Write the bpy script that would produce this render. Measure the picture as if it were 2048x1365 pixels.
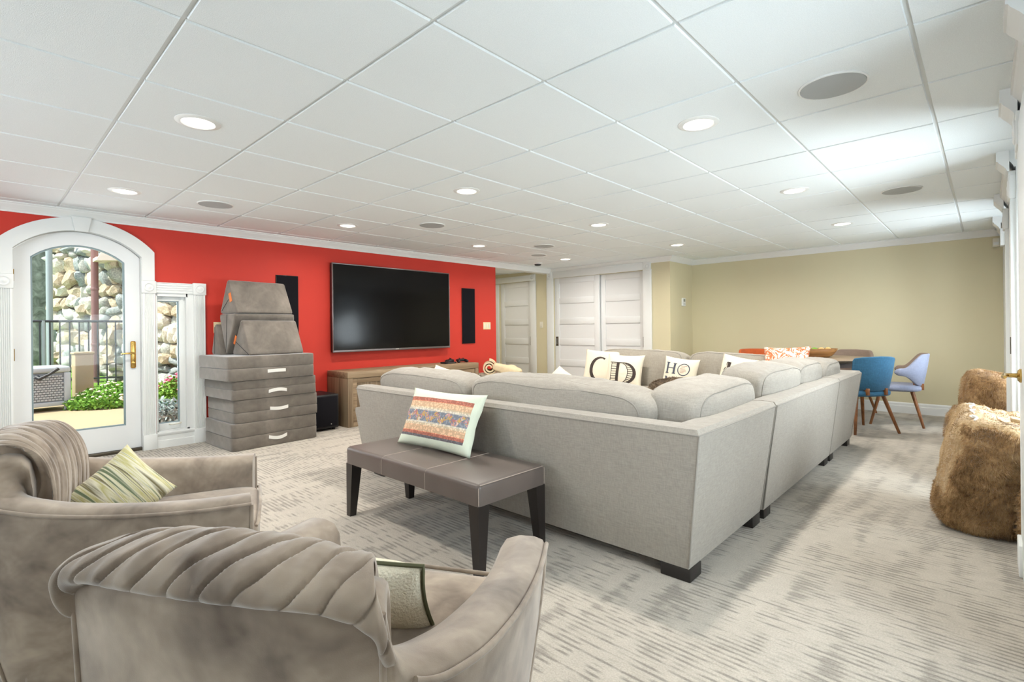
import bpy, bmesh, math, random
from mathutils import Vector, Matrix, noise as mnoise
R = math.radians
rng = random.Random(7)
for o in list(bpy.data.objects): bpy.data.objects.remove(o)
scene = bpy.context.scene
COL = scene.collection

# ------------------------------------------------------------------ camera
FPX, CY, YAW, ROLL = 1013.34, 658.43, 0.753, -0.010673
CAMZ = 1.1172
CEIL = 2.2112
cd = bpy.data.cameras.new('camera'); cam = bpy.data.objects.new('camera', cd); COL.objects.link(cam)
cd.sensor_fit = 'HORIZONTAL'; cd.sensor_width = 36.0
cd.lens = FPX / 2048 * 36.0
cd.shift_y = (CY - 682.5) / 2048
cd.clip_start = 0.02; cd.clip_end = 200
_r = Vector((math.cos(YAW), math.sin(YAW), 0)); _f = Vector((-math.sin(YAW), math.cos(YAW), 0)); _u = Vector((0, 0, 1))
_r2 = _r * math.cos(ROLL) + _u * math.sin(ROLL); _u2 = -_r * math.sin(ROLL) + _u * math.cos(ROLL)
m = Matrix((( _r2.x, _u2.x, -_f.x, 0), (_r2.y, _u2.y, -_f.y, 0), (_r2.z, _u2.z, -_f.z, CAMZ), (0, 0, 0, 1)))
cam.matrix_world = m
scene.camera = cam

# ------------------------------------------------------------------ world, sun, exposure
scene.view_settings.view_transform = 'Standard'
scene.view_settings.look = 'None'
scene.view_settings.gamma = 1.0
scene.view_settings.use_curve_mapping = False
scene.view_settings.exposure = 0.31
try:
    scene.cycles.use_denoising = True
    scene.cycles.max_bounces = 6
    scene.cycles.diffuse_bounces = 4
    scene.cycles.glossy_bounces = 2
    scene.cycles.adaptive_threshold = 0.10
    scene.cycles.adaptive_min_samples = 16
    scene.cycles.transparent_max_bounces = 16
    scene.cycles.caustics_reflective = False
    scene.cycles.caustics_refractive = False
    scene.cycles.sample_clamp_indirect = 6.0
except Exception:
    pass
world = bpy.data.worlds.new('world'); scene.world = world
world.use_nodes = True
wn = world.node_tree; wn.nodes.clear()
wo = wn.nodes.new('ShaderNodeOutputWorld'); wb = wn.nodes.new('ShaderNodeBackground')
wb.inputs[0].default_value = (0.80, 0.90, 1.0, 1); wb.inputs[1].default_value = 1.5
wn.links.new(wb.outputs[0], wo.inputs[0])
sd = bpy.data.lights.new('sun', 'SUN'); sd.energy = 6.2; sd.angle = R(1.0); sd.color = (1.0, 0.95, 0.86)
sun = bpy.data.objects.new('sun', sd); COL.objects.link(sun)
sun.rotation_euler = Vector((0.06, 0.62, -0.80)).to_track_quat('-Z', 'Y').to_euler()

def area(name, loc, direction, sx, sy, watts, color, spread=180):
    l = bpy.data.lights.new(name, 'AREA'); l.shape = 'RECTANGLE'; l.size = sx; l.size_y = sy
    l.energy = watts; l.color = color; l.spread = R(spread)
    o = bpy.data.objects.new(name, l); COL.objects.link(o)
    o.location = loc; o.rotation_euler = Vector(direction).to_track_quat('-Z', 'Z').to_euler()
    return o
DAY = (0.86, 0.925, 1.0)
# daylight outside the windows of the alcoves in the right wall, the glass door and its side window, plus a fill lamp behind the camera
for (ya, yb, wt) in ((1.10, 2.25, 36), (3.50, 4.45, 74), (6.10, 7.08, 46)):
    area('daylight_or_fill', (0.68, (ya + yb) / 2, 1.0), (-1, 0.35 if ya > 6 else 0, 0.2), yb - ya - 0.16, 1.5, wt, DAY)
area('daylight_or_fill', (-2.8, -2.72, 1.35), (0, 0.8, 1), 3.0, 0.8, 95, (0.80, 0.90, 1.0))  # unseen fill lamp, added behind the camera to brighten the near ceiling
area('daylight_or_fill', (-6.5, 0.67, 1.2), (1, 0.1, -0.25), 0.62, 1.3, 16, DAY)
area('daylight_or_fill', (-6.5, 1.45, 0.9), (1, 0.25, 0.0), 0.3, 1.1, 9, DAY)
LAMP_W = 15.0
LAMP_C = (1.0, 0.94, 0.855)

# ------------------------------------------------------------------ helpers
def tag(o, label=None, cat=None, group=None, kind=None):
    if label: o['label'] = label
    if cat: o['category'] = cat
    if group: o['group'] = group
    if kind: o['kind'] = kind
    return o

def link(o, parent=None):
    COL.objects.link(o)
    if parent is not None: o.parent = parent
    return o

def empty(name, loc=(0, 0, 0), rz=0.0, label=None, cat=None, group=None, kind=None):
    o = bpy.data.objects.new(name, None); link(o)
    o.empty_display_size = 0.1
    o.location = loc; o.rotation_euler = (0, 0, rz)
    return tag(o, label, cat, group, kind)

def mobj(name, me, material, parent=None):
    o = bpy.data.objects.new(name, me)
    if material is not None and not me.materials: me.materials.append(material)
    return link(o, parent)

def from_bm(name, bm, material, parent=None, smooth=False, angle=None):
    me = bpy.data.meshes.new(name)
    bmesh.ops.recalc_face_normals(bm, faces=bm.faces[:])
    bm.to_mesh(me); bm.free()
    if smooth:
        for p in me.polygons: p.use_smooth = True
        if angle is not None:
            try: me.set_sharp_from_angle(angle=R(angle))
            except Exception: pass
    return mobj(name, me, material, parent)

def bm_box(bm, x0, x1, y0, y1, z0, z1):
    vs = [bm.verts.new((x, y, z)) for z in (z0, z1) for y in (y0, y1) for x in (x0, x1)]
    fs = [(0, 1, 3, 2), (4, 6, 7, 5), (0, 4, 5, 1), (2, 3, 7, 6), (0, 2, 6, 4), (1, 5, 7, 3)]
    return vs, [bm.faces.new([vs[i] for i in f]) for f in fs]

def box(name, x0, x1, y0, y1, z0, z1, material, parent=None, bevel=0.0, seg=2, smooth=None):
    bm = bmesh.new(); bm_box(bm, x0, x1, y0, y1, z0, z1)
    if bevel > 0:
        bmesh.ops.bevel(bm, geom=bm.edges[:], offset=bevel, segments=seg, profile=0.5, affect='EDGES')
    return from_bm(name, bm, material, parent, smooth=(bevel > 0 if smooth is None else smooth), angle=40 if bevel < 0.012 else 60)

def prism(name, poly, axis, a, b, material, parent=None, bevel=0.0, smooth=False, angle=30):
    """poly: 2D points; axis 'x': (y,z) extruded in x from a to b; 'y': (x,z); 'z': (x,y)."""
    bm = bmesh.new()
    def P(p, t):
        return {'x': (t, p[0], p[1]), 'y': (p[0], t, p[1]), 'z': (p[0], p[1], t)}[axis]
    A = [bm.verts.new(P(p, a)) for p in poly]; B = [bm.verts.new(P(p, b)) for p in poly]
    n = len(poly)
    bm.faces.new(A); bm.faces.new(B[::-1])
    for i in range(n): bm.faces.new((A[i], B[i], B[(i + 1) % n], A[(i + 1) % n]))
    if bevel > 0:
        bmesh.ops.bevel(bm, geom=bm.edges[:], offset=bevel, segments=2, profile=0.5, affect='EDGES')
    return from_bm(name, bm, material, parent, smooth=smooth or bevel > 0, angle=angle)

def band(name, inner, outer, axis, a, b, material, parent=None, bevel=0.0, closed=False):
    """strip between two polylines, extruded."""
    bm = bmesh.new()
    def P(p, t):
        return {'x': (t, p[0], p[1]), 'y': (p[0], t, p[1]), 'z': (p[0], p[1], t)}[axis]
    n = len(inner)
    V = [[bm.verts.new(P(q, t)) for q in pts] for pts in (inner, outer) for t in (a, b)]
    IA, IB, OA, OB = V
    rg = range(n if closed else n - 1)
    for i in rg:
        j = (i + 1) % n
        bm.faces.new((IA[i], IA[j], OA[j], OA[i])); bm.faces.new((IB[i], OB[i], OB[j], IB[j]))
        bm.faces.new((IA[i], IB[i], IB[j], IA[j])); bm.faces.new((OA[i], OA[j], OB[j], OB[i]))
    if not closed:
        for k in (0, n - 1): bm.faces.new((IA[k], OA[k], OB[k], IB[k]))
    if bevel > 0:
        es = [e for e in bm.edges if len(e.link_faces) == 2 and e.calc_face_angle(0) > 0.7]
        bmesh.ops.bevel(bm, geom=es, offset=bevel, segments=2, profile=0.5, affect='EDGES')
    return from_bm(name, bm, material, parent, smooth=True, angle=30)

def loft(name, rings, material, parent=None, closed_ring=True, caps=True, smooth=True, angle=None, loop=False):
    bm = bmesh.new()
    V = [[bm.verts.new(p) for p in r] for r in rings]
    n = len(rings[0]); m_ = len(rings)
    for i in range(m_ if loop else m_ - 1):
        a, b = V[i], V[(i + 1) % m_]
        for j in range(n if closed_ring else n - 1):
            k = (j + 1) % n
            try: bm.faces.new((a[j], a[k], b[k], b[j]))
            except ValueError: pass
    if caps and closed_ring and not loop:
        try: bm.faces.new(V[0][::-1]); bm.faces.new(V[-1])
        except ValueError: pass
    return from_bm(name, bm, material, parent, smooth=smooth, angle=angle)

def tube(name, pts, r, material, parent=None, n=8, closed=False):
    pts = [Vector(p) for p in pts]; rings = []
    rs = r if isinstance(r, (list, tuple)) else [r] * len(pts)
    up = Vector((0, 0, 1))
    prev = None
    for i, p in enumerate(pts):
        if closed: d = pts[(i + 1) % len(pts)] - pts[i - 1]
        else: d = pts[min(i + 1, len(pts) - 1)] - pts[max(i - 1, 0)]
        d.normalize()
        if prev is None:
            a = d.cross(up)
            if a.length < 1e-3: a = d.cross(Vector((1, 0, 0)))
        else:
            a = prev - d * prev.dot(d)
        a.normalize(); prev = a.copy(); b = d.cross(a)
        rings.append([p + (a * math.cos(2 * math.pi * k / n) + b * math.sin(2 * math.pi * k / n)) * rs[i] for k in range(n)])
    return loft(name, rings, material, parent, loop=closed, angle=50)

def lathe(name, prof, material, parent=None, n=32, loc=(0, 0, 0), axis='z', angle=35):
    rings = []
    for (r, z) in prof:
        ring = []
        for k in range(n):
            c, s = math.cos(2 * math.pi * k / n) * max(r, 1e-5), math.sin(2 * math.pi * k / n) * max(r, 1e-5)
            p = {'z': (c, s, z), 'x': (z, c, s), 'y': (c, z, s)}[axis]
            ring.append((p[0] + loc[0], p[1] + loc[1], p[2] + loc[2]))
        rings.append(ring)
    return loft(name, rings, material, parent, angle=angle)

def arc(cx, cz, r, a0, a1, n):
    return [(cx + r * math.cos(a0 + (a1 - a0) * i / n), cz + r * math.sin(a0 + (a1 - a0) * i / n)) for i in range(n + 1)]

def spow(v, e):
    return math.copysign(abs(v) ** e, v)

def soft_block(name, size, material, parent=None, loc=(0, 0, 0), rot=(0, 0, 0), e=0.28, puff=0.0, wr=0.0, seed=0, nu=40, nv=24, seam=None):
    """superellipsoid cushion, size = full extents; seam: material of a boxing seam round front and back."""
    a, b, c = size[0] / 2, size[1] / 2, size[2] / 2
    off = Vector((seed * 7.3, seed * 3.1, seed * 1.7))
    def shape(x, y, z):
        if puff:
            k = 1 + puff * (1 - (x / a) ** 2) * (1 - (z / c) ** 2); y2 = y * k
            z = z * (1 + puff * 0.35 * (1 - (x / a) ** 2) * (1 - (y2 / b / 1.3) ** 2)); y = y2
        v = Vector((x, y, z))
        if wr:
            v += v.normalized() * wr * (mnoise.noise(v * 7 + off) + 0.5 * mnoise.noise(Vector((v.x * 22, v.y * 6, v.z * 6)) + off) + 0.25 * mnoise.noise(Vector((v.x * 30 + v.z * 25, v.y * 9, v.z * 8)) + off))
        return v
    rings = []
    for i in range(nv + 1):
        ph = -math.pi / 2 + math.pi * i / nv
        cp, sp = spow(math.cos(ph), e), spow(math.sin(ph), e)
        rings.append([shape(a * cp * spow(math.cos(2 * math.pi * j / nu), e), b * cp * spow(math.sin(2 * math.pi * j / nu), e), c * sp) for j in range(nu)])
    o = loft(name, rings, material, parent)
    o.location = loc; o.rotation_euler = rot
    if seam is not None:
        for sg in (-1, 1):
            q = 0.86; K = (1 - q ** (2 / e)) ** (e / 2); pts = []
            for i in range(64):
                t = 2 * math.pi * i / 64
                v = shape(a * K * spow(math.cos(t), e), sg * q * b, c * K * spow(math.sin(t), e)); pts.append(v * 1.001)
            tube('cushion_seam', pts, 0.0035, seam, o, 6, True)
    return o

def pillow_surf(u, v, w, h, t):
    """u,v in [-1,1] -> local point on the front face."""
    k = max(0.0, 1 - abs(u) ** 2.6) ** 0.55 * max(0.0, 1 - abs(v) ** 2.6) ** 0.55
    x = u * w / 2 * (1 - 0.075 * (1 - v * v)); y = v * h / 2 * (1 - 0.075 * (1 - u * u))
    return x, y, t / 2 * k

def pillow(name, frame, w, h, t, material, label=None, cat='pillow', group=None, wr=0.004, seed=0, n=26):
    """frame: Matrix; local x = width, y = height, z = front."""
    bm = bmesh.new(); G = {}
    off = Vector((seed * 5.1, seed * 2.3, seed))
    for side in (1, -1):
        for i in range(n + 1):
            for j in range(n + 1):
                u, v = -1 + 2 * i / n, -1 + 2 * j / n
                edge = i in (0, n) or j in (0, n)
                if side < 0 and edge: G[(side, i, j)] = G[(1, i, j)]; continue
                x, y, z = pillow_surf(u, v, w, h, t)
                q = Vector((x, y, side * z))
                if not edge: q.z += wr * mnoise.noise(Vector((x * 13, y * 13, side)) + off) * (1 if z > 0.004 else 0.3)
                q.x += wr * mnoise.noise(Vector((y * 9, side * 3, x * 4)) + off) * 0.8
                G[(side, i, j)] = bm.verts.new(q)
        for i in range(n):
            for j in range(n):
                f = [G[(side, i, j)], G[(side, i + 1, j)], G[(side, i + 1, j + 1)], G[(side, i, j + 1)]]
                bm.faces.new(f if side > 0 else f[::-1])
    o = from_bm(name, bm, material, None, smooth=True)
    o.matrix_world = frame
    if label: tag(o, label, cat, group)
    return o

def frame_from(bl, br, tl):
    bl, br, tl = Vector(bl), Vector(br), Vector(tl)
    x = (br - bl).normalized(); y = (tl - bl); y = (y - x * y.dot(x)).normalized(); z = x.cross(y)
    c = bl + (br - bl) / 2 + (tl - bl) / 2
    return Matrix(((x.x, y.x, z.x, c.x), (x.y, y.y, z.y, c.y), (x.z, y.z, z.z, c.z), (0, 0, 0, 1))), (br - bl).length, (tl - bl).length

def stroke(name, lines, dims, material, parent, lift=0.0025):
    """printed strokes: lines = [(points, widths)] in pillow u,v units, laid on the pillow's front."""
    w, h, t = dims; bm = bmesh.new()
    for pts, wd in lines:
        P = []
        for i in range(len(pts) - 1):
            m_ = max(1, int(math.hypot(pts[i + 1][0] - pts[i][0], pts[i + 1][1] - pts[i][1]) / 0.08))
            for k in range(m_):
                q = k / m_; P.append(((pts[i][0] * (1 - q) + pts[i + 1][0] * q, pts[i][1] * (1 - q) + pts[i + 1][1] * q), (wd[i] * (1 - q) + wd[i + 1] * q) if isinstance(wd, (list, tuple)) else wd))
        P.append((pts[-1], wd[-1] if isinstance(wd, (list, tuple)) else wd))
        prev = None
        for i, (p, ww) in enumerate(P):
            a = P[max(i - 1, 0)][0]; b = P[min(i + 1, len(P) - 1)][0]
            dx, dy = b[0] - a[0], b[1] - a[1]; L = math.hypot(dx, dy) or 1
            nx, ny = -dy / L * ww / 2, dx / L * ww / 2
            row = []
            for s in (-1, 0, 1):
                x, y, z = pillow_surf(max(-.97, min(.97, p[0] + nx * s)), max(-.97, min(.97, p[1] + ny * s)), w, h, t)
                row.append(bm.verts.new((x, y, z + lift)))
            if prev:
                for k in range(2): bm.faces.new((prev[k], prev[k + 1], row[k + 1], row[k]))
            prev = row
    return from_bm(name, bm, material, parent, smooth=True)

def copy_tree(o, parent=None):
    c = o.copy(); COL.objects.link(c); c.parent = parent
    for ch in list(o.children): copy_tree(ch, c)
    return c

# ------------------------------------------------------------------ materials
def lin(r, g, b):
    f = lambda c: (c / 255 / 12.92) if c / 255 <= 0.04045 else ((c / 255 + 0.055) / 1.055) ** 2.4
    return (f(r), f(g), f(b), 1.0)

class NT:
    def __init__(s, name):
        s.m = bpy.data.materials.new(name); s.m.use_nodes = True; s.t = s.m.node_tree
        s.b = s.t.nodes.get('Principled BSDF'); s.out = s.t.nodes.get('Material Output')
        s._tc = None
    def n(s, kind, **kw):
        x = s.t.nodes.new(kind)
        for k, v in kw.items():
            if k in x.inputs.keys(): x.inputs[k].default_value = v
            else: setattr(x, k, v)
        return x
    def l(s, a, b): s.t.links.new(a, b)
    def tc(s, kind='Object'):
        if s._tc is None: s._tc = s.n('ShaderNodeTexCoord')
        return s._tc.outputs[kind]
    def mapped(s, scale=(1, 1, 1), rot=(0, 0, 0), loc=(0, 0, 0), kind='Object'):
        mp = s.n('ShaderNodeMapping'); mp.inputs['Scale'].default_value = scale; mp.inputs['Rotation'].default_value = rot
        mp.inputs['Location'].default_value = loc
        s.l(s.tc(kind), mp.inputs['Vector']); return mp.outputs[0]
    def noise(s, scale, detail=2, rough=0.5, vec=None, dist=0.0):
        x = s.n('ShaderNodeTexNoise'); x.inputs['Scale'].default_value = scale; x.inputs['Detail'].default_value = detail
        x.inputs['Roughness'].default_value = rough; x.inputs['Distortion'].default_value = dist
        s.l(vec if vec is not None else s.tc(), x.inputs['Vector']); return x.outputs['Fac']
    def ramp(s, fac, stops, interp='LINEAR'):
        x = s.n('ShaderNodeValToRGB'); cr = x.color_ramp; cr.interpolation = interp
        while len(cr.elements) > 1: cr.elements.remove(cr.elements[-1])
        cr.elements[0].position = stops[0][0]; cr.elements[0].color = stops[0][1]
        for p, c in stops[1:]:
            e = cr.elements.new(p); e.color = c
        s.l(fac, x.inputs[0]); return x.outputs[0]
    def mix(s, fac, a, b, mode='MIX'):
        x = s.n('ShaderNodeMix'); x.data_type = 'RGBA'; x.blend_type = mode
        for sock, v in ((x.inputs[0], fac), (x.inputs[6], a), (x.inputs[7], b)):
            if hasattr(v, 'is_output'): s.l(v, sock)
            else: sock.default_value = v
        return x.outputs[2]
    def math(s, op, a, b=0.5, clamp=False):
        x = s.n('ShaderNodeMath'); x.operation = op; x.use_clamp = clamp
        for i, v in enumerate((a, b)):
            if hasattr(v, 'is_output'): s.l(v, x.inputs[i])
            else: x.inputs[i].default_value = v
        return x.outputs[0]
    def sep(s, vec=None):
        x = s.n('ShaderNodeSeparateXYZ'); s.l(vec if vec is not None else s.tc(), x.inputs[0]); return x.outputs
    def color(s, c):
        if hasattr(c, 'is_output'): s.l(c, s.b.inputs['Base Color'])
        else: s.b.inputs['Base Color'].default_value = c
    def bump(s, h, strength=0.3, dist=0.01):
        x = s.n('ShaderNodeBump'); x.inputs['Strength'].default_value = strength; x.inputs['Distance'].default_value = dist
        s.l(h, x.inputs['Height']); s.l(x.outputs[0], s.b.inputs['Normal'])
    def rough(s, v, spec=0.5, metal=0.0, sheen=0.0):
        s.b.inputs['Roughness'].default_value = v; s.b.inputs['Specular IOR Level'].default_value = spec
        s.b.inputs['Metallic'].default_value = metal
        if sheen: s.b.inputs['Sheen Weight'].default_value = sheen; s.b.inputs['Sheen Roughness'].default_value = 0.4
        return s.m

def plain(name, c, rough=0.5, spec=0.5, metal=0.0, var=0.04, vs=6.0, bs=0.0, bsc=80.0, bd=0.004):
    t = NT(name)
    f = t.noise(vs, 3)
    t.color(t.mix(f, tuple(x * (1 - var) for x in c[:3]) + (1,), tuple(min(1, x * (1 + var)) for x in c[:3]) + (1,)))
    if bs: t.bump(t.noise(bsc, 2), bs, bd)
    return t.rough(rough, spec, metal)

M = {}
M['white'] = plain('white_paint', lin(226, 228, 226), 0.42, 0.4, var=0.015)
M['door_white'] = plain('door_white_paint', lin(224, 226, 226), 0.4, 0.4, var=0.015)
M['red'] = plain('red_wall_paint', lin(198, 57, 44), 0.6, 0.3, var=0.03, vs=1.5, bs=0.05, bsc=300)
M['yellow'] = plain('cream_wall_paint', lin(208, 200, 168), 0.6, 0.3, var=0.015, vs=1.2, bs=0.04, bsc=300)
M['trimgap'] = plain('dark_gap', lin(60, 60, 60), 0.7)
M['brass'] = plain('brass', lin(200, 165, 95), 0.25, 0.5, 1.0)
M['steel'] = plain('brushed_steel', lin(150, 148, 142), 0.35, 0.5, 1.0)
M['bronze'] = plain('dark_bronze', lin(92, 84, 72), 0.4, 0.5, 0.8)
M['black'] = plain('black_plastic', lin(22, 22, 24), 0.45, 0.4)
M['blackcloth'] = plain('black_speaker_cloth', lin(26, 25, 29), 0.95, 0.1, bs=0.3, bsc=400)
M['screen'] = plain('tv_screen', lin(14, 13, 13), 0.12, 0.2, var=0.0)
M['bezel'] = plain('tv_bezel', lin(120, 112, 112), 0.3, 0.5, 0.7)
M['plate'] = plain('switch_plate', lin(232, 214, 172), 0.4)
M['plate_w'] = plain('switch_plate_white', lin(220, 216, 200), 0.4)
M['lcd'] = plain('thermostat_lcd', lin(128, 132, 120), 0.3)
M['spk'] = plain('grille_grey', lin(170, 175, 176), 0.7, bs=0.5, bsc=500, bd=0.002)
M['foot'] = plain('sofa_foot_black', lin(34, 30, 28), 0.4)
M['espresso'] = plain('espresso_wood', lin(32, 26, 24), 0.35, 0.5, var=0.2, vs=20)
M['strap'] = plain('white_strap', lin(226, 224, 218), 0.8)
M['orange_tag'] = plain('orange_leather_tag', lin(226, 126, 66), 0.6)
M['ink'] = plain('charcoal_ink', lin(74, 66, 62), 0.9, 0.1)
M['ink_blue'] = plain('slate_ink', lin(84, 88, 100), 0.9, 0.1)
M['cream'] = plain('cream_cotton', lin(238, 229, 208), 0.9, 0.2, var=0.03, bs=0.3, bsc=350)
M['knit'] = plain('ivory_knit', lin(232, 226, 204), 0.95, 0.1, bs=0.8, bsc=160, bd=0.006)
M['edging'] = plain('dark_green_edging', lin(86, 88, 62), 0.9)
M['blanket'] = plain('beige_blanket', lin(226, 206, 170), 0.95, 0.1, var=0.12, vs=30, bs=0.6, bsc=120, bd=0.01)

def emis(name, c, s):
    t = NT(name); t.b.inputs['Emission Color'].default_value = c; t.b.inputs['Emission Strength'].default_value = s
    t.color(c); return t.rough(0.5)
M['lens'] = emis('lamp_lens', (1.0, 0.93, 0.80, 1), 3.5)

def glass():
    t = NT('window_glass'); tr = t.n('ShaderNodeBsdfTransparent'); gl = t.n('ShaderNodeBsdfGlossy'); gl.inputs['Roughness'].default_value = 0.02
    tr.inputs[0].default_value = (0.97, 0.99, 0.98, 1)
    fr = t.n('ShaderNodeFresnel'); fr.inputs[0].default_value = 1.25
    mx = t.n('ShaderNodeMixShader'); t.l(fr.outputs[0], mx.inputs[0]); t.l(tr.outputs[0], mx.inputs[1]); t.l(gl.outputs[0], mx.inputs[2])
    t.l(mx.outputs[0], t.out.inputs[0]); t.t.nodes.remove(t.b); return t.m
M['glass'] = glass()

def tilemat():
    t = NT('ceiling_tile'); f = t.noise(260, 3, 0.7)
    t.color(t.mix(f, lin(214, 221, 222), lin(246, 252, 254)))
    t.bump(f, 0.35, 0.004); return t.rough(0.85, 0.2)
M['tile'] = tilemat()
M['grid'] = plain('ceiling_grid', lin(208, 212, 211), 0.5, 0.4, var=0.0)  # greyed base colour, shade of the recessed bars put into it

def carpet():
    t = NT('carpet')
    xyz = t.sep()
    wob = t.math('MULTIPLY', t.math('SUBTRACT', t.noise(9.0, 1), 0.5), 0.9)
    row = t.math('SINE', t.math('ADD', t.math('MULTIPLY', xyz[1], 2 * math.pi / 0.026), wob))
    row = t.math('ADD', t.math('MULTIPLY', row, 0.9), 0.35, clamp=True)      # 1 on the dark tuft rows
    s1 = t.noise(1.0, 0, 0.4, t.mapped((11.0, 40, 1)))                        # where a row shows
    s2 = t.noise(1.0, 1, 0.5, t.mapped((11, 1.8, 1)))                        # columns along y
    s3 = t.noise(1.0, 2, 0.5, t.mapped((0.8, 0.7, 1)))                       # drifting pale patches
    s4 = t.noise(1.0, 1, 0.5, t.mapped((5.0, 4.0, 1)))
    th = t.math('ADD', t.math('MULTIPLY', t.math('SUBTRACT', s2, 0.5), 1.2), t.math('ADD', t.math('MULTIPLY', t.math('SUBTRACT', s3, 0.5), 0.8), t.math('MULTIPLY', t.math('SUBTRACT', s4, 0.5), 0.7)))
    on = t.math('ADD', t.math('MULTIPLY', t.math('ADD', t.math('SUBTRACT', s1, 0.5), th), 3.4), 0.52, clamp=True)
    bar = t.math('ADD', t.math('MULTIPLY', t.math('ADD', t.math('SUBTRACT', s2, 0.5), t.math('MULTIPLY', t.math('SUBTRACT', s1, 0.5), 0.5)), 6.0), -0.55, clamp=True)
    k = t.math('MAXIMUM', t.math('MULTIPLY', row, on), t.math('MULTIPLY', bar, 0.75))
    fine = t.noise(150, 2, 0.8)
    gr = t.mix(t.noise(14, 3, 0.6), lin(184, 174, 158), lin(218, 208, 192))
    base = t.mix(t.math('MULTIPLY', k, 0.95), gr, lin(142, 132, 119))
    t.color(t.mix(fine, t.mix(0.50, base, (0, 0, 0, 1)), t.mix(0.16, base, (1, 1, 1, 1))))
    t.bump(t.math('SUBTRACT', t.math('MULTIPLY', fine, 0.7), t.math('MULTIPLY', k, 0.5)), 0.5, 0.006)
    return t.rough(0.95, 0.1, sheen=0.2)
M['carpet'] = carpet()

def weave(name, c, dark=0.78, light=1.12, sc=1.0):
    t = NT(name)
    w1 = t.noise(1.0, 2, 0.6, t.mapped((170 * sc, 170 * sc, 26 * sc))); w2 = t.noise(1.0, 2, 0.6, t.mapped((24 * sc, 24 * sc, 210 * sc)))
    f = t.math('MULTIPLY', t.math('ADD', w1, w2), 0.5)
    big = t.noise(3.0, 2)
    k = t.math('ADD', t.math('MULTIPLY', t.math('SUBTRACT', f, 0.5), 2.2), t.math('ADD', 0.5, t.math('MULTIPLY', t.math('SUBTRACT', big, 0.5), 0.4)), clamp=True)
    t.color(t.mix(k, tuple(x * dark for x in c[:3]) + (1,), tuple(min(1, x * light) for x in c[:3]) + (1,)))
    t.bump(f, 0.35, 0.003); return t.rough(0.9, 0.15, sheen=0.15)
M['sofa'] = weave('grey_linen', lin(161, 155, 146))
M['sofa_far'] = weave('grey_linen_far', lin(168, 161, 149))
M['blue'] = weave('blue_fabric', lin(60, 106, 138), 0.7, 1.25)
M['greyblue'] = weave('grey_blue_fabric', lin(146, 152, 174), 0.8, 1.1)
M['taupe'] = weave('taupe_fabric', lin(146, 128, 116), 0.85, 1.1)
M['chair_orange'] = weave('orange_fabric', lin(196, 96, 54), 0.85, 1.1)
M['chair_red'] = weave('red_fabric', lin(200, 70, 60), 0.85, 1.1)
M['chair_green'] = weave('pale_green_fabric', lin(186, 190, 138), 0.85, 1.1)

def velvet(name, a, b, c, sc=3.0):
    t = NT(name)
    n1 = t.noise(sc, 4, 0.62, None, 0.5); n2 = t.noise(sc * 3.2, 3, 0.6, None, 0.4)
    k = t.math('ADD', t.math('MULTIPLY', n1, 0.7), t.math('MULTIPLY', n2, 0.3))
    t.color(t.ramp(k, [(0.34, a), (0.5, b), (0.68, c)]))
    t.bump(t.noise(500, 2), 0.12, 0.002)
    m_ = t.rough(0.75, 0.2, sheen=0.55)
    return m_
M['velvet'] = velvet('taupe_velvet', lin(98, 86, 76), lin(149, 135, 121), lin(188, 174, 157), 3.4)
M['foam'] = velvet('grey_suede', lin(96, 90, 83), lin(112, 105, 97), lin(130, 122, 113), 4.0)

def leather():
    t = NT('grey_brown_leather'); f = t.noise(5, 3)
    t.color(t.mix(f, lin(88, 79, 74), lin(107, 97, 91)))
    t.bump(t.noise(220, 2), 0.12, 0.003); return t.rough(0.38, 0.45)
M['leather'] = leather()
M['thread'] = plain('seam_thread', lin(160, 146, 136), 0.7)

def wood(name, a, b, along='y', sc=1.0, rough=0.55):
    t = NT(name); s = {'x': (1.2, 26, 26), 'y': (26, 1.2, 26), 'z': (26, 26, 1.2)}[along]
    f = t.noise(1.0, 4, 0.65, t.mapped(tuple(x * sc for x in s)), 0.6)
    t.color(t.ramp(f, [(0.3, a), (0.7, b)])); t.bump(f, 0.25, 0.004); return t.rough(rough, 0.3)
M['console'] = wood('weathered_oak', lin(112, 92, 70), lin(168, 146, 118), 'y')
M['console_v'] = wood('weathered_oak_upright', lin(108, 90, 70), lin(160, 140, 114), 'z')
M['walnut'] = wood('walnut_leg', lin(92, 56, 32), lin(150, 98, 60), 'z', 1.5, 0.4)
M['tabletop'] = wood('taupe_wood_top', lin(132, 114, 96), lin(160, 142, 122), 'x')
M['bowlwood'] = wood('dough_bowl_wood', lin(102, 68, 36), lin(170, 122, 70), 'x', 0.8)
M['darkwood'] = wood('dark_wood', lin(48, 34, 26), lin(70, 50, 38), 'z')

def furmat(name, a, b, c):
    t = NT(name)
    n1 = t.noise(7, 4, 0.7, None, 1.0); n2 = t.noise(90, 2, 0.7, t.mapped((1, 1, 0.35)))
    k = t.math('ADD', t.math('MULTIPLY', n1, 0.62), t.math('MULTIPLY', n2, 0.42))
    t.color(t.ramp(k, [(0.36, a), (0.52, b), (0.7, c)])); t.bump(n2, 0.6, 0.01); return t.rough(0.8, 0.15, sheen=0.35)
M['fur'] = furmat('brown_fur', lin(104, 76, 48), lin(160, 126, 86), lin(202, 170, 126))
M['fur_suede'] = furmat('beige_suede', lin(150, 122, 86), lin(176, 148, 110), lin(196, 170, 132))
M['fur_grey'] = furmat('grey_brown_fur', lin(92, 76, 58), lin(146, 128, 106), lin(196, 180, 158))

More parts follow.
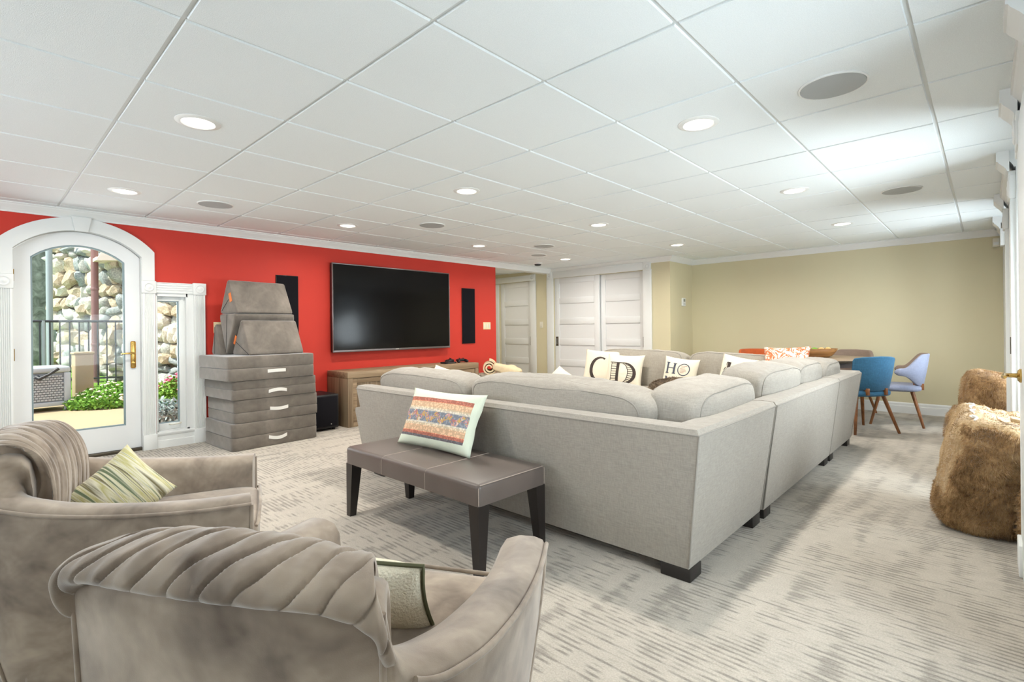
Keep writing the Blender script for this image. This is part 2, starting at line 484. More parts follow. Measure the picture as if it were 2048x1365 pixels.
def band_pillow():
    t = NT('embroidered_band_cotton'); xyz = t.sep(); y = xyz[1]; x = xyz[0]
    # y runs from about -0.16 to 0.16
    g = t.math('ADD', t.math('MULTIPLY', y, 1 / 0.41), 0.5)
    mint = lin(212, 220, 202); red = lin(190, 122, 106); pea = lin(230, 192, 158); sand = lin(226, 206, 176); slate = lin(142, 148, 158); ivory = lin(222, 214, 198); grey = lin(122, 118, 122)
    st = [(0.0, mint), (0.20, grey), (0.235, red), (0.275, lin(236, 150, 118)), (0.285, pea), (0.37, sand), (0.40, ivory), (0.425, slate), (0.585, ivory), (0.615, sand), (0.64, pea), (0.72, lin(236, 150, 118)), (0.73, red), (0.785, mint)]
    base = t.ramp(g, st, 'CONSTANT')
    # fine woven figures in the bands
    vo = t.n('ShaderNodeTexVoronoi'); vo.inputs['Scale'].default_value = 75; t.l(t.tc(), vo.inputs['Vector'])
    dots = t.ramp(vo.outputs['Distance'], [(0.0, (1, 1, 1, 1)), (0.38, (1, 1, 1, 1)), (0.55, (0.62, 0.62, 0.62, 1))])
    inb = t.math('MULTIPLY', t.math('GREATER_THAN', g, 0.20), t.math('LESS_THAN', g, 0.785))
    xin = t.math('LESS_THAN', x, 0.262)
    inb = t.math('MULTIPLY', inb, xin)
    c1 = t.mix(inb, mint, t.mix(0.75, base, dots, 'MULTIPLY'))
    # wandering garland in the slate band
    v2 = t.n('ShaderNodeTexVoronoi'); v2.inputs['Scale'].default_value = 60; t.l(t.tc(), v2.inputs['Vector'])
    wave = t.math('MULTIPLY', t.math('SINE', t.math('MULTIPLY', x, 62.0)), 0.045)
    dist = t.math('ABSOLUTE', t.math('SUBTRACT', t.math('SUBTRACT', g, 0.505), wave))
    flower = t.ramp(v2.outputs['Color'], [(0.0, lin(176, 118, 116)), (0.35, lin(196, 160, 100)), (0.6, lin(198, 150, 150)), (0.8, lin(214, 196, 170))], 'CONSTANT')
    msk = t.math('MULTIPLY', t.math('LESS_THAN', dist, 0.05), t.math('MULTIPLY', inb, t.math('LESS_THAN', t.math('ABSOLUTE', t.math('SUBTRACT', g, 0.505)), 0.078)))
    fn = t.noise(95, 3); msk = t.math('MULTIPLY', msk, t.math('GREATER_THAN', fn, 0.47))
    t.color(t.mix(msk, c1, flower))
    t.bump(t.noise(300, 2), 0.35, 0.003); return t.rough(0.9, 0.15)
M['band_pillow'] = band_pillow()

def stripe_pillow():
    t = NT('green_striped_cotton'); v = t.mapped((42, 2.5, 2.5)); f = t.noise(1.0, 2, 0.6, v, 0.5)
    t.color(t.ramp(f, [(0.28, lin(96, 112, 84)), (0.40, lin(120, 132, 104)), (0.45, lin(226, 222, 196)), (0.52, lin(196, 190, 130)), (0.58, lin(232, 228, 206)), (0.66, lin(112, 104, 72)), (0.74, lin(214, 210, 170))]))
    t.bump(t.noise(260, 2), 0.3, 0.003); return t.rough(0.85, 0.2, sheen=0.2)
M['stripe_pillow'] = stripe_pillow()

def coral_pillow():
    t = NT('coral_embroidery'); n1 = t.noise(11, 3, 0.55, None, 2.2)
    line = t.math('ABSOLUTE', t.math('SUBTRACT', n1, 0.5))
    m1 = t.math('LESS_THAN', line, 0.055)
    vo = t.n('ShaderNodeTexVoronoi'); vo.inputs['Scale'].default_value = 90; t.l(t.tc(), vo.inputs['Vector'])
    col = t.ramp(vo.outputs['Distance'], [(0.2, lin(226, 160, 118)), (0.6, lin(202, 110, 72))])
    t.color(t.mix(m1, lin(240, 228, 212), col)); t.bump(m1, 0.4, 0.004); return t.rough(0.9, 0.15)
M['coral_pillow'] = coral_pillow()

# outdoors
M['patio'] = plain('sandstone_patio', lin(172, 154, 126), 0.9, 0.2, var=0.06, vs=2.0)
M['soil'] = plain('garden_soil', lin(120, 100, 78), 0.95, 0.1, var=0.3, vs=8, bs=0.8, bsc=30, bd=0.03)
M['lawn'] = plain('lawn_green', lin(120, 158, 70), 0.95, 0.1, var=0.4, vs=12, bs=0.8, bsc=60, bd=0.03)
def stone_mat(name, a, b, c):
    t = NT(name); f = t.noise(6, 5, 0.65, None, 0.6)
    t.color(t.ramp(f, [(0.3, a), (0.5, b), (0.7, c)])); t.bump(f, 0.7, 0.03); return t.rough(0.85, 0.2)
M['st1'] = stone_mat('grey_fieldstone', lin(140, 144, 140), lin(186, 188, 180), lin(222, 222, 212))
M['st2'] = stone_mat('buff_fieldstone', lin(166, 150, 126), lin(200, 184, 158), lin(226, 214, 192))
M['st3'] = stone_mat('blue_grey_fieldstone', lin(122, 132, 136), lin(164, 172, 172), lin(206, 208, 204))
M['st4'] = stone_mat('ivory_fieldstone', lin(190, 184, 168), lin(220, 214, 200), lin(236, 232, 222))
M['mortar'] = plain('wall_mortar', lin(126, 116, 102), 0.95, 0.1, var=0.15, bs=0.8, bsc=25, bd=0.02)
M['bark'] = stone_mat('tree_bark', lin(84, 88, 80), lin(124, 130, 120), lin(160, 166, 156))
M['iron'] = plain('black_iron', lin(52, 54, 60), 0.5, 0.5)
M['pipe_brown'] = plain('brown_downspout', lin(132, 96, 92), 0.5)
M['pipe_grey'] = plain('grey_conduit', lin(160, 172, 176), 0.5)
M['eave'] = plain('eave_white', lin(238, 228, 214), 0.6)
def leafmat(name, a, b):
    t = NT(name); f = t.noise(30, 2); t.color(t.mix(f, a, b)); return t.rough(0.7, 0.2)
M['leaf'] = leafmat('leaf_green', lin(84, 132, 50), lin(150, 196, 88))
M['leaf_dark'] = leafmat('leaf_dark_green', lin(62, 84, 44), lin(112, 136, 66))
M['leaf_blue'] = leafmat('leaf_silver_blue', lin(128, 150, 150), lin(190, 206, 204))
M['petal'] = plain('ivory_petal', lin(246, 236, 214), 0.8)
M['petal_pink'] = plain('pink_petal', lin(216, 110, 140), 0.8)
M['resin'] = plain('blue_grey_resin', lin(176, 184, 190), 0.55, bs=0.0)
M['handle'] = plain('black_handle', lin(44, 46, 52), 0.5)

# ------------------------------------------------------------------ the room shell
XR, YF, YD, XB = -5.854, 8.074, 7.29, -3.52      # red wall, far wall, door wall, bump-out corner
XW, XO, YB = 0.14, 0.62, -2.6                    # right wall face, its outside, back wall
ST = 'structure'

def merged(name, parts, material):
    bm = bmesh.new()
    for p in parts:
        if p[0] == 'box': bm_box(bm, *p[1:])
        else:                                     # ('colx', x0,x1, y0,y1, zb0,zb1, zt): column with a slanted underside
            _, x0, x1, y0, y1, b0, b1, zt = p
            A = [bm.verts.new(q) for q in ((x0, y0, b0), (x1, y0, b0), (x1, y1, b1), (x0, y1, b1))]
            B = [bm.verts.new(q) for q in ((x0, y0, zt), (x1, y0, zt), (x1, y1, zt), (x0, y1, zt))]
            bm.faces.new(A); bm.faces.new(B)
            for i in range(4): bm.faces.new((A[i], A[(i + 1) % 4], B[(i + 1) % 4], B[i]))
    bmesh.ops.remove_doubles(bm, verts=bm.verts[:], dist=1e-4)
    return from_bm(name, bm, material)

fl = merged('floor', [('box', XR - 0.16, XO, YB - 0.2, 5.6, -0.06, 0.0), ('box', XR - 0.16, XO, 5.6, 8.3, -0.06, 0.0), ('box', -7.8, XR - 0.16, 5.6, 8.3, -0.06, 0.0)], M['carpet'])
tag(fl, 'grey beige patterned carpet covering the whole room', 'floor', kind=ST)

# ---- ceiling: grid slab with lay-in tiles as parts
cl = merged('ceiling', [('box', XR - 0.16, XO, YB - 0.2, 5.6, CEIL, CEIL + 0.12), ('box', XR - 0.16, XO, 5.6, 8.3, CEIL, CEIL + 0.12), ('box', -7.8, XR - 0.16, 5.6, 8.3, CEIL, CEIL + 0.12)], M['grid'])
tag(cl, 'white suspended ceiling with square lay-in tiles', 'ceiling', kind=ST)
TX, TY, TP, TG = -1.4132, 1.1207, 0.6096, 0.007
_tile_cache = {}
def tile(x0, x1, y0, y1):
    key = (round(x1 - x0, 3), round(y1 - y0, 3))
    if key not in _tile_cache:
        bm = bmesh.new(); w, d = x1 - x0, y1 - y0
        lo = [bm.verts.new(p) for p in ((0.003, 0.003, -0.008), (w - 0.003, 0.003, -0.008), (w - 0.003, d - 0.003, -0.008), (0.003, d - 0.003, -0.008))]
        hi = [bm.verts.new(p) for p in ((0, 0, 0), (w, 0, 0), (w, d, 0), (0, d, 0))]
        bm.faces.new(lo); bm.faces.new(hi)
        for i in range(4): bm.faces.new((lo[i], lo[(i + 1) % 4], hi[(i + 1) % 4], hi[i]))
        bmesh.ops.recalc_face_normals(bm, faces=bm.faces[:])
        me = bpy.data.meshes.new('ceiling_tile'); bm.to_mesh(me); bm.free(); me.materials.append(M['tile'])
        _tile_cache[key] = me
    o = bpy.data.objects.new('ceiling_tile', _tile_cache[key]); link(o, cl); o.location = (x0, y0, CEIL)
for i in range(-9, 4):
    for j in range(-2, 13):
        x0, x1 = TX + i * TP + TG, TX + (i + 1) * TP - TG
        y0, y1 = TY + j * TP + TG, TY + (j + 1) * TP - TG
        x0, x1 = max(x0, -7.5), min(x1, XO - 0.01)
        y1 = min(y1, YF)
        if x1 - x0 < 0.05 or y1 - y0 < 0.05: continue
        if x1 < XR and (y1 < 5.9): continue
        if x0 > XW + 0.05 and i > 2: continue
        tile(x0, x1, y0, y1)

# ---- red wall with the arched door opening and the side window
DY0, DY1, AC, AZ, AR = 0.235, 1.108, 0.6715, 1.436, 0.589   # door sides; arch centre (y,z) and radius
WY0, WY1, WZ0, WZ1 = 1.226, 1.485, 0.16, 1.475
aN = 14
def arcz(y): return AZ + math.sqrt(max(0, (AR + 0.006) ** 2 - (y - AC) ** 2))
ys = [DY0 + (DY1 - DY0) * i / aN for i in range(aN + 1)]
parts = [('box', XR - 0.16, XR, YB - 0.2, DY0, 0, CEIL)]
for i in range(aN): parts.append(('colx', XR - 0.16, XR, ys[i], ys[i + 1], arcz(ys[i]), arcz(ys[i + 1]), CEIL))
parts += [('box', XR - 0.16, XR, DY1, WY0, 0, CEIL), ('box', XR - 0.16, XR, WY0, WY1, 0, WZ0), ('box', XR - 0.16, XR, WY0, WY1, WZ1, CEIL),
          ('box', XR - 0.16, XR, WY1, 5.864, 0, CEIL)]
tag(merged('wall_left', parts, M['red']), 'red painted wall with the arched glass door and television', 'wall', kind=ST)
# lintel over the opening to the alcove, and the alcove's side
tag(box('wall_header', XR - 0.16, XR, 5.864, YD, 2.125, CEIL, M['white']), 'white header over the opening beside the red wall', 'wall', kind=ST)
tag(box('wall_alcove', -7.62, -7.5, 5.6, YD, 0, CEIL, M['yellow']), 'cream end wall of the alcove behind the red wall', 'wall', kind=ST)
tag(box('wall_alcove_near', -7.5, XR - 0.16, 5.6, 5.72, 0, CEIL, M['yellow']), 'cream near wall of the alcove behind the red wall', 'wall', kind=ST)
# ---- door wall (bump-out), far wall
SDL, SDR, DZ = -5.778, -3.968, 2.03
PDL, PDR = -7.18, -6.336
tag(merged('wall_doors', [('box', -7.6, PDL, YD, YD + 0.14, 0, CEIL), ('box', PDL, PDR, YD, YD + 0.14, DZ, CEIL), ('box', PDR, SDL, YD, YD + 0.14, 0, CEIL),
     ('box', SDL, SDR, YD, YD + 0.14, DZ, CEIL), ('box', SDR, XB, YD, YD + 0.14, 0, CEIL)], M['yellow']), 'cream wall holding the white sliding doors', 'wall', kind=ST)
tag(box('wall_bump', XB - 0.14, XB, YD + 0.14, 8.3, 0, CEIL, M['yellow']), 'narrow cream side wall with the thermostat', 'wall', kind=ST)
tag(box('wall_far', XB, XO, YF, 8.3, 0, CEIL, M['yellow']), 'large cream far wall behind the dining table', 'wall', kind=ST)
tag(merged('wall_closet', [('box', -7.6, XB - 0.14, YD + 0.2, YD + 0.24, 0, CEIL)], M['door_white']), 'white lining behind the sliding doors', 'wall', kind=ST)
# ---- back wall (behind the camera), with an opening added for fill light
tag(merged('wall_back', [('box', XR, -4.4, YB - 0.2, YB, 0, CEIL), ('box', -4.4, -1.2, YB - 0.2, YB, 0, 0.9), ('box', -4.4, -1.2, YB - 0.2, YB, 1.9, CEIL), ('box', -1.2, XO, YB - 0.2, YB, 0, CEIL)], M['yellow']),
    'cream wall behind the camera, with an opening added for fill light', 'wall', kind=ST)
tag(box('sun_block_roof', XR, XO, YB - 2.2, YB - 0.2, CEIL, CEIL + 0.1, M['white']), 'unseen roof slab added behind the camera to keep the sun out', 'roof', kind=ST)  # unseen slab, added to block the sun at the back opening
# ---- right wall: piers and window alcoves
piers = [(YB, 1.05), (2.30, 3.48), (4.47, 6.08), (7.10, YF)]
alc = [(1.05, 2.30), (3.48, 4.47), (6.08, 7.10)]
parts = [('box', XW, XO, a, b, 0, CEIL) for a, b in piers]
for a, b in alc: parts += [('box', XO - 0.1, XO, a, b, 0, 0.1), ('box', XO - 0.1, XO, a, b, 2.1, CEIL)]
tag(merged('wall_right', parts, M['white']), 'white right wall with window alcoves and crown moulding', 'wall', kind=ST)
def window(name, x, y0, y1, z0, z1, label, fr=0.05, t=0.05):
    w = empty(name, (x, (y0 + y1) / 2, z0), 0, label, 'window', kind=ST)
    h = (y1 - y0) / 2; H = z1 - z0
    box('window_stile', -t / 2, t / 2, -h, -h + fr, 0, H, M['white'], w, 0.004)
    box('window_stile', -t / 2, t / 2, h - fr, h, 0, H, M['white'], w, 0.004)
    box('window_rail', -t / 2, t / 2, -h + fr, h - fr, 0, fr, M['white'], w, 0.004)
    box('window_rail', -t / 2, t / 2, -h + fr, h - fr, H - fr, H, M['white'], w, 0.004)
    box('glass_pane', -0.004, 0.004, -h + fr, h - fr, fr, H - fr, M['glass'], w)
    return w
for k, (a, b) in enumerate(alc):
    window('window_%d' % (k + 2), XO - 0.05, a, b, 0.1, 2.1, ['white framed window in the alcove nearest the camera', 'white framed window in the alcove behind the fur bean bags', 'white framed window in the alcove nearest the far wall'][k])

# ---- crown mouldings
def crown_prof(k=1.0, h=0.085):
    return [(0, -h), (0.012 * k, -h), (0.016 * k, -h + 0.012), (0.03 * k, -h + 0.03), (0.055 * k, -h + 0.055), (0.062 * k, -h + 0.066), (0.07 * k, -h + 0.068), (0.07 * k, 0), (0, 0)]
def crown(name, p0, p1, nrm, label, k=1.0, m0=0, m1=0, h=0.085):
    """m0/m1: mitre: +1 shortens the moulding towards the room, -1 lengthens it."""
    p0, p1 = Vector(p0), Vector(p1); d = (p1 - p0).normalized(); n_ = Vector(nrm)
    rings = []
    for p, mm, s in ((p0, m0, 1), (p1, m1, -1)):
        rings.append([(p.x + n_.x * a + d.x * a * mm * s, p.y + n_.y * a + d.y * a * mm * s, CEIL + z) for a, z in crown_prof(k, h)])
    o = loft(name, rings, M['white'], smooth=False)
    return tag(o, label, 'crown moulding', kind=ST)
crown('trim_1', (XR, YB, 0), (XR, YD, 0), (1, 0, 0), 'white crown moulding along the top of the red wall', m1=1)
crown('trim_2', (XR, YD, 0), (XB, YD, 0), (0, -1, 0), 'white crown moulding above the sliding doors', m0=1, m1=-1)
crown('trim_3', (XB, YD, 0), (XB, YF, 0), (1, 0, 0), 'white crown moulding above the thermostat', m0=-1, m1=1)
crown('trim_4', (XB, YF, 0), (XW, YF, 0), (0, -1, 0), 'white crown moulding along the cream far wall', m0=1, m1=1)
for k, (a, b) in enumerate(piers):
    lab = ['beside the camera', 'above the near door casing', 'between the two window alcoves', 'in the far right corner'][k]
    e0 = a - 0.0; e1 = b
    crown('trim_%d' % (5 + k), (XW, e0, 0), (XW, e1, 0), (-1, 0, 0), 'white crown moulding on the right wall ' + lab, k=0.75, m1=1 if k == 3 else 0, h=0.11)
    for q, (u0, u1) in enumerate(((a - 0.02, a + 0.2), (b - 0.2, b + 0.02))):
        if (k == 0 and q == 0) or (k == 3 and q == 1): continue
        crown('trim_%d' % (20 + k * 2 + q), (XW - 0.03, u0, 0), (XW - 0.03, u1, 0), (-1, 0, 0), 'projecting crown bracket on the right wall, %s edge of the moulding %s' % (('near', 'far')[q], lab), k=0.85, h=0.135)
        tag(box('trim_%d' % (40 + k * 2 + q), XW - 0.035, XW, u0 + 0.03, u1 - 0.03, CEIL - 0.30, CEIL - 0.13, M['white'], None, 0.006), 'white keystone block under a crown bracket, %s edge of the moulding %s' % (('near', 'far')[q], lab), 'trim', kind=ST)

# ---- baseboards
def baseboard(name, p0, p1, nrm, label, h=0.135):
    prof = [(0, 0), (0.02, 0), (0.02, h * 0.66), (0.014, h * 0.70), (0.014, h * 0.90), (0.006, h), (0, h)]
    rings = [[(p[0] + nrm[0] * a, p[1] + nrm[1] * a, z) for a, z in prof] for p in (p0, p1)]
    return tag(loft(name, rings, M['white'], smooth=False), label, 'baseboard', kind=ST)
baseboard('baseboard_far', (XB, YF), (XW, YF), (0, -1), 'white baseboard along the cream far wall')
baseboard('baseboard_left', (XR, 1.66), (XR, 5.864), (1, 0), 'white baseboard along the red wall')
baseboard('baseboard_right', (XW, 7.10), (XW, YF), (-1, 0), 'white baseboard at the far end of the right wall')
baseboard('baseboard_bump', (XB, YD), (XB, YF), (1, 0), 'white baseboard below the thermostat')

# ---- casings
def fluted(name, y0, y1, z0, z1, x, parent, t=0.022, n=6, axis='y', sgn=1):
    """fluted board; width runs along y (or x if axis='x'), face towards +sgn."""
    w = y1 - y0; pr = [(y0, 0), (y0, t)]
    m_ = 0.012; step = (w - 2 * m_) / n
    for i in range(n):
        a = y0 + m_ + i * step
        pr += [(a + step * 0.15, t), (a + step * 0.3, t - 0.007), (a + step * 0.7, t - 0.007), (a + step * 0.85, t)]
    pr += [(y1, t), (y1, 0)]
    if axis == 'y': rings = [[(x + sgn * d, a, z) for a, d in pr] for z in (z0, z1)]
    else: rings = [[(a, x + sgn * d, z) for a, d in pr] for z in (z0, z1)]
    return loft(name, rings, M['white'], parent, smooth=False)
def rosette(cx, cy, cz, s, parent, axis='x', sgn=1):
    if axis == 'x':
        box('rosette_block', min(cx, cx + sgn * 0.03), max(cx, cx + sgn * 0.03), cy - s / 2, cy + s / 2, cz - s / 2, cz + s / 2, M['white'], parent, 0.004)
        lathe('rosette', [(s * 0.36, 0), (s * 0.36, 0.005 * sgn), (s * 0.30, 0.009 * sgn), (s * 0.24, 0.003 * sgn), (s * 0.16, 0.004 * sgn), (s * 0.1, 0.010 * sgn), (0, 0.012 * sgn)], M['white'], parent, 24, (cx + sgn * 0.03, cy, cz), 'x')
    else:
        box('rosette_block', cx - s / 2, cx + s / 2, min(cy, cy + sgn * 0.03), max(cy, cy + sgn * 0.03), cz - s / 2, cz + s / 2, M['white'], parent, 0.004)
        lathe('rosette', [(s * 0.36, 0), (s * 0.36, 0.005 * sgn), (s * 0.30, 0.009 * sgn), (s * 0.24, 0.003 * sgn), (s * 0.16, 0.004 * sgn), (s * 0.1, 0.010 * sgn), (0, 0.012 * sgn)], M['white'], parent, 24, (cx, cy + sgn * 0.03, cz), 'y')

dc = empty('trim_9', (0, 0, 0), 0, 'white fluted casing with keystone arch around the glass door', 'door casing', kind=ST)
aO = AR + 0.112
half = DY1 + 0.100 - AC
a_end = math.acos(half / aO)
ai0 = math.acos((DY1 - AC) / AR)
N_ = 20
def arch_half(sg):
    inner, outer = [], []
    for i in range(N_ + 1):
        q = i / N_
        ti = ai0 + (math.pi / 2 - 0.07 - ai0) * q; to = a_end + (math.pi / 2 - 0.07 - a_end) * q
        inner.append((AC + sg * AR * math.cos(ti), AZ + AR * math.sin(ti))); outer.append((AC + sg * aO * math.cos(to), AZ + aO * math.sin(to)))
    z0 = 1.615
    inner.insert(0, (AC + sg * (DY1 - AC), z0)); outer.insert(0, (AC + sg * half, z0))
    band('arch_casing', inner, outer, 'x', XR, XR + 0.026, M['white'], dc, 0.004)
arch_half(1); arch_half(-1)
ai = [(AC + (AR + 0.001) * math.cos(ai0 + (math.pi - 2 * ai0) * i / 28), AZ + (AR + 0.001) * math.sin(ai0 + (math.pi - 2 * ai0) * i / 28)) for i in range(29)]
ao = [(AC + (q[0] - AC) * 1.012, AZ + (q[1] - AZ) * 1.012) for q in ai]
band('arch_lining', ai, ao, 'x', XR - 0.158, XR + 0.002, M['white'], dc)
kz0, kz1 = AZ + AR - 0.008, 2.145
prism('keystone', [(AC - 0.045, kz0), (AC + 0.045, kz0), (AC + 0.07, kz1), (AC - 0.07, kz1)], 'x', XR, XR + 0.045, M['white'], dc, 0.004)
for sg in (1, -1):
    c = AC + sg * (DY1 + 0.053 - AC)
    rosette(XR, c, 1.555, 0.118, dc)
    fluted('fluted_casing', c - 0.049, c + 0.049, 0.145, 1.496, XR, dc)
    box('plinth_block', XR, XR + 0.032, c - 0.056, c + 0.056, 0, 0.145, M['white'], dc, 0.004)
wc = empty('trim_10', (0, 0, 0), 0, 'white fluted casing around the narrow side window', 'window casing', kind=ST)
yl = DY1 + 0.109
rosette(XR, 1.588, 1.555, 0.118, wc)
fluted('fluted_casing', 1.588 - 0.05, 1.588 + 0.05, 0.145, 1.496, XR, wc)
box('plinth_block', XR, XR + 0.032, 1.588 - 0.057, 1.588 + 0.057, 0, 0.145, M['white'], wc, 0.004)
pr = [(1.505, 0), (1.505, 0.02)]
for i in range(4):
    z = 1.515 + i * 0.022
    pr += [(z, 0.02), (z + 0.004, 0.014), (z + 0.014, 0.014), (z + 0.018, 0.02)]
pr += [(1.606, 0.02), (1.606, 0)]
loft('header_casing', [[(XR + d, y, z) for z, d in pr] for y in (yl, 1.53)], M['white'], wc, smooth=False)
loft('sill_apron', [[(XR + d, y, z) for z, d in ((0, 0), (0, 0.02), (0.07, 0.02), (0.075, 0.015), (0.115, 0.015), (0.125, 0.022), (0.14, 0.026), (0.15, 0.022), (0.155, 0))] for y in (yl, 1.532)], M['white'], wc, smooth=False)
box('window_reveal', XR - 0.16, XR + 0.004, WY1 - 0.012, 1.54, 0.15, 1.51, M['white'], wc)
box('window_reveal', XR - 0.16, XR + 0.004, WY0 - 0.01, WY0 + 0.004, 0.15, 1.51, M['white'], wc)
box('window_stool', XR - 0.16, XR + 0.004, WY0 - 0.005, WY1 + 0.01, 0.15, 0.166, M['white'], wc)
box('window_head', XR - 0.16, XR + 0.004, WY0, WY1, 1.472, 1.51, M['white'], wc)

# ---- side window (casement)
w1 = empty('window_1', (XR - 0.07, 0, 0), 0, 'narrow white casement window beside the arched door', 'window', kind=ST)
wa, wb_ = WY0 + 0.004, WY1 - 0.012
for (a, b, c, d, nm) in ((wa, wa + 0.012, WZ0 + 0.006, 1.472, 'sash_stile'), (wb_ - 0.05, wb_, WZ0 + 0.006, 1.472, 'sash_stile'), (wa + 0.012, wb_ - 0.05, WZ0 + 0.006, 0.225, 'sash_rail'), (wa + 0.012, wb_ - 0.05, 1.43, 1.472, 'sash_rail')):
    box(nm, -0.02, 0.03, a, b, c, d, M['white'], w1, 0.003)
M['spacer'] = plain('grey_glazing_spacer', lin(132, 150, 154), 0.5)
box('glazing_bead', -0.012, 0.006, wb_ - 0.062, wb_ - 0.05, 0.225, 1.43, M['spacer'], w1)
box('glazing_bead', -0.012, 0.006, wa + 0.012, wb_ - 0.062, 0.225, 0.233, M['spacer'], w1)
box('glazing_bead', -0.012, 0.006, wa + 0.012, wb_ - 0.062, 1.422, 1.43, M['spacer'], w1)
box('glass_pane', -0.004, 0.0, wa + 0.01, wb_ - 0.055, 0.23, 1.425, M['glass'], w1)
tube('window_crank', [(0.03, 1.33, 0.215), (0.055, 1.34, 0.215), (0.06, 1.37, 0.212), (0.058, 1.41, 0.216), (0.05, 1.425, 0.222)], [0.008, 0.006, 0.005, 0.006, 0.009], M['plate_w'], w1)

# ---- arched glass door
XD = XR - 0.075
d1 = empty('door_1', (XD, 0, 0), 0, 'white arched door with one large glass pane', 'door', kind=ST)
gy0, gy1, gz0, gR = 0.345, 0.988, 0.25, 0.462
gzc = AZ + 0.005
gth = math.acos((gy1 - AC) / gR) if (gy1 - AC) < gR else 0.0
g_c = (gy0 + gy1) / 2
inner, outer = [], []
# walk round the door leaf: outline of the leaf and outline of the glass, same point count
def leaf_pts(y0, y1, z0, cy, cz, r, n=24):
    a0 = math.acos(min(1, (y1 - cy) / r)); a1 = math.pi - math.acos(min(1, (cy - y0) / r))
    return [(y0, z0), (y1, z0)] + [(cy + r * math.cos(a0 + (a1 - a0) * i / n), cz + r * math.sin(a0 + (a1 - a0) * i / n)) for i in range(n + 1)]
O_ = leaf_pts(DY0 + 0.005, DY1 - 0.005, 0.03, AC, AZ, AR - 0.004)
I_ = leaf_pts(gy0, gy1, gz0, g_c, 1.437, 0.468)
band('door_leaf', I_, O_, 'x', -0.022, 0.022, M['door_white'], d1, 0.004, closed=True)
I2 = leaf_pts(gy0 + 0.012, gy1 - 0.012, gz0 + 0.012, g_c, 1.437, 0.456)
band('glazing_bead', I2, I_, 'x', -0.016, 0.014, M['spacer'], d1, 0.0, closed=True)
prism('glass_pane', I2, 'x', -0.003, 0.003, M['glass'], d1)
box('threshold', -0.09, 0.055, DY0, DY1, 0.0, 0.028, M['bronze'], d1, 0.003)
hp = box('handle_plate', 0.022, 0.03, 1.026, 1.066, 0.785, 1.04, M['brass'], d1, 0.012, 3)
tube('lever', [(0.03, 1.046, 0.928), (0.075, 1.046, 0.928), (0.08, 1.03, 0.928), (0.08, 0.985, 0.926), (0.078, 0.945, 0.924)], [0.012, 0.010, 0.009, 0.008, 0.006], M['brass'], hp)
lathe('thumb_turn', [(0.014, 0.03), (0.014, 0.037), (0.008, 0.04), (0.008, 0.055), (0, 0.056)], M['brass'], hp, 16, (0, 1.046, 0.835), 'x')
for z in (1.61, 0.945, 0.2):
    tube('hinge', [(0.03, DY0 + 0.002, z - 0.05), (0.03, DY0 + 0.002, z + 0.05)], 0.009, M['brass'], d1)
box('door_jamb', -0.085, 0.085, DY0 - 0.012, DY0 + 0.003, 0, 1.83, M['white'], d1)
box('door_jamb', -0.085, 0.085, DY1 - 0.003, DY1 + 0.012, 0, 1.83, M['white'], d1)

# ---- panelled doors in the door wall
def panel_door(name, x0, x1, y, label, pull_x):
    d = empty(name, (x0, y, 0), 0, label, 'door', kind=ST)
    w = x1 - x0; st = 0.105
    tops = [1.93, 1.565, 1.195, 0.82, 0.445]; ph = 0.262
    box('door_stile', 0, st, -0.02, 0.02, 0.01, DZ, M['door_white'], d, 0.003)
    box('door_stile', w - st, w, -0.02, 0.02, 0.01, DZ, M['door_white'], d, 0.003)
    edges = [DZ] + [q for t_ in tops for q in (t_, t_ - ph)] + [0.01]
    for i in range(0, len(edges), 2):
        box('door_rail', st, w - st, -0.02, 0.02, edges[i + 1], edges[i], M['door_white'], d, 0.003)
    for t_ in tops:
        box('door_panel', st, w - st, -0.006, 0.012, t_ - ph, t_, M['door_white'], d)
    p = box('flush_pull', pull_x - x0 - 0.028, pull_x - x0 + 0.028, -0.024, -0.018, 0.80, 0.97, M['bronze'], d, 0.002)
    tube('pull_ring', [(pull_x - x0 + 0.012 * math.cos(a), -0.027, 0.885 + 0.05 * math.sin(a)) for a in [2 * math.pi * k / 16 for k in range(16)]], 0.004, M['steel'], p, 6, True)
    return d
panel_door('door_2', -5.775, -4.815, YD + 0.045, 'left white sliding closet door with five panels', -5.725)
panel_door('door_3', -4.83, -3.97, YD + 0.10, 'right white sliding closet door with five panels', -4.0)
panel_door('door_4', PDL, PDR - 0.005, YD + 0.07, 'white pocket door in the alcove beside the red wall', -6.375)
sc = empty('trim_11', (0, 0, 0), 0, 'white casing with corner rosettes around the sliding doors', 'door casing', kind=ST)
for (a, b) in ((-5.93, -5.778), (-3.968, -3.822)):
    box('side_casing', a, b, YD - 0.022, YD, 0, 2.035, M['white'], sc, 0.004)
    rosette((a + b) / 2, YD, 2.085, 0.13, sc, 'y', -1)
box('head_casing', -5.785, -3.96, YD - 0.022, YD, 2.03, 2.15, M['white'], sc, 0.004)
box('head_cap', -5.785, -3.96, YD - 0.035, YD, 2.135, 2.15, M['white'], sc, 0.003)
pc = empty('trim_12', (0, 0, 0), 0, 'white casing around the pocket door in the alcove', 'door casing', kind=ST)
box('side_casing', PDR, -6.197, YD - 0.022, YD, 0, 2.02, M['white'], pc, 0.004)
rosette(-6.267, YD, 2.085, 0.125, pc, 'y', -1)
box('side_casing', PDL - 0.14, PDL, YD - 0.022, YD, 0, 2.02, M['white'], pc, 0.004)
box('head_casing', PDL - 0.14, PDR, YD - 0.022, YD, 2.03, 2.14, M['white'], pc, 0.004)

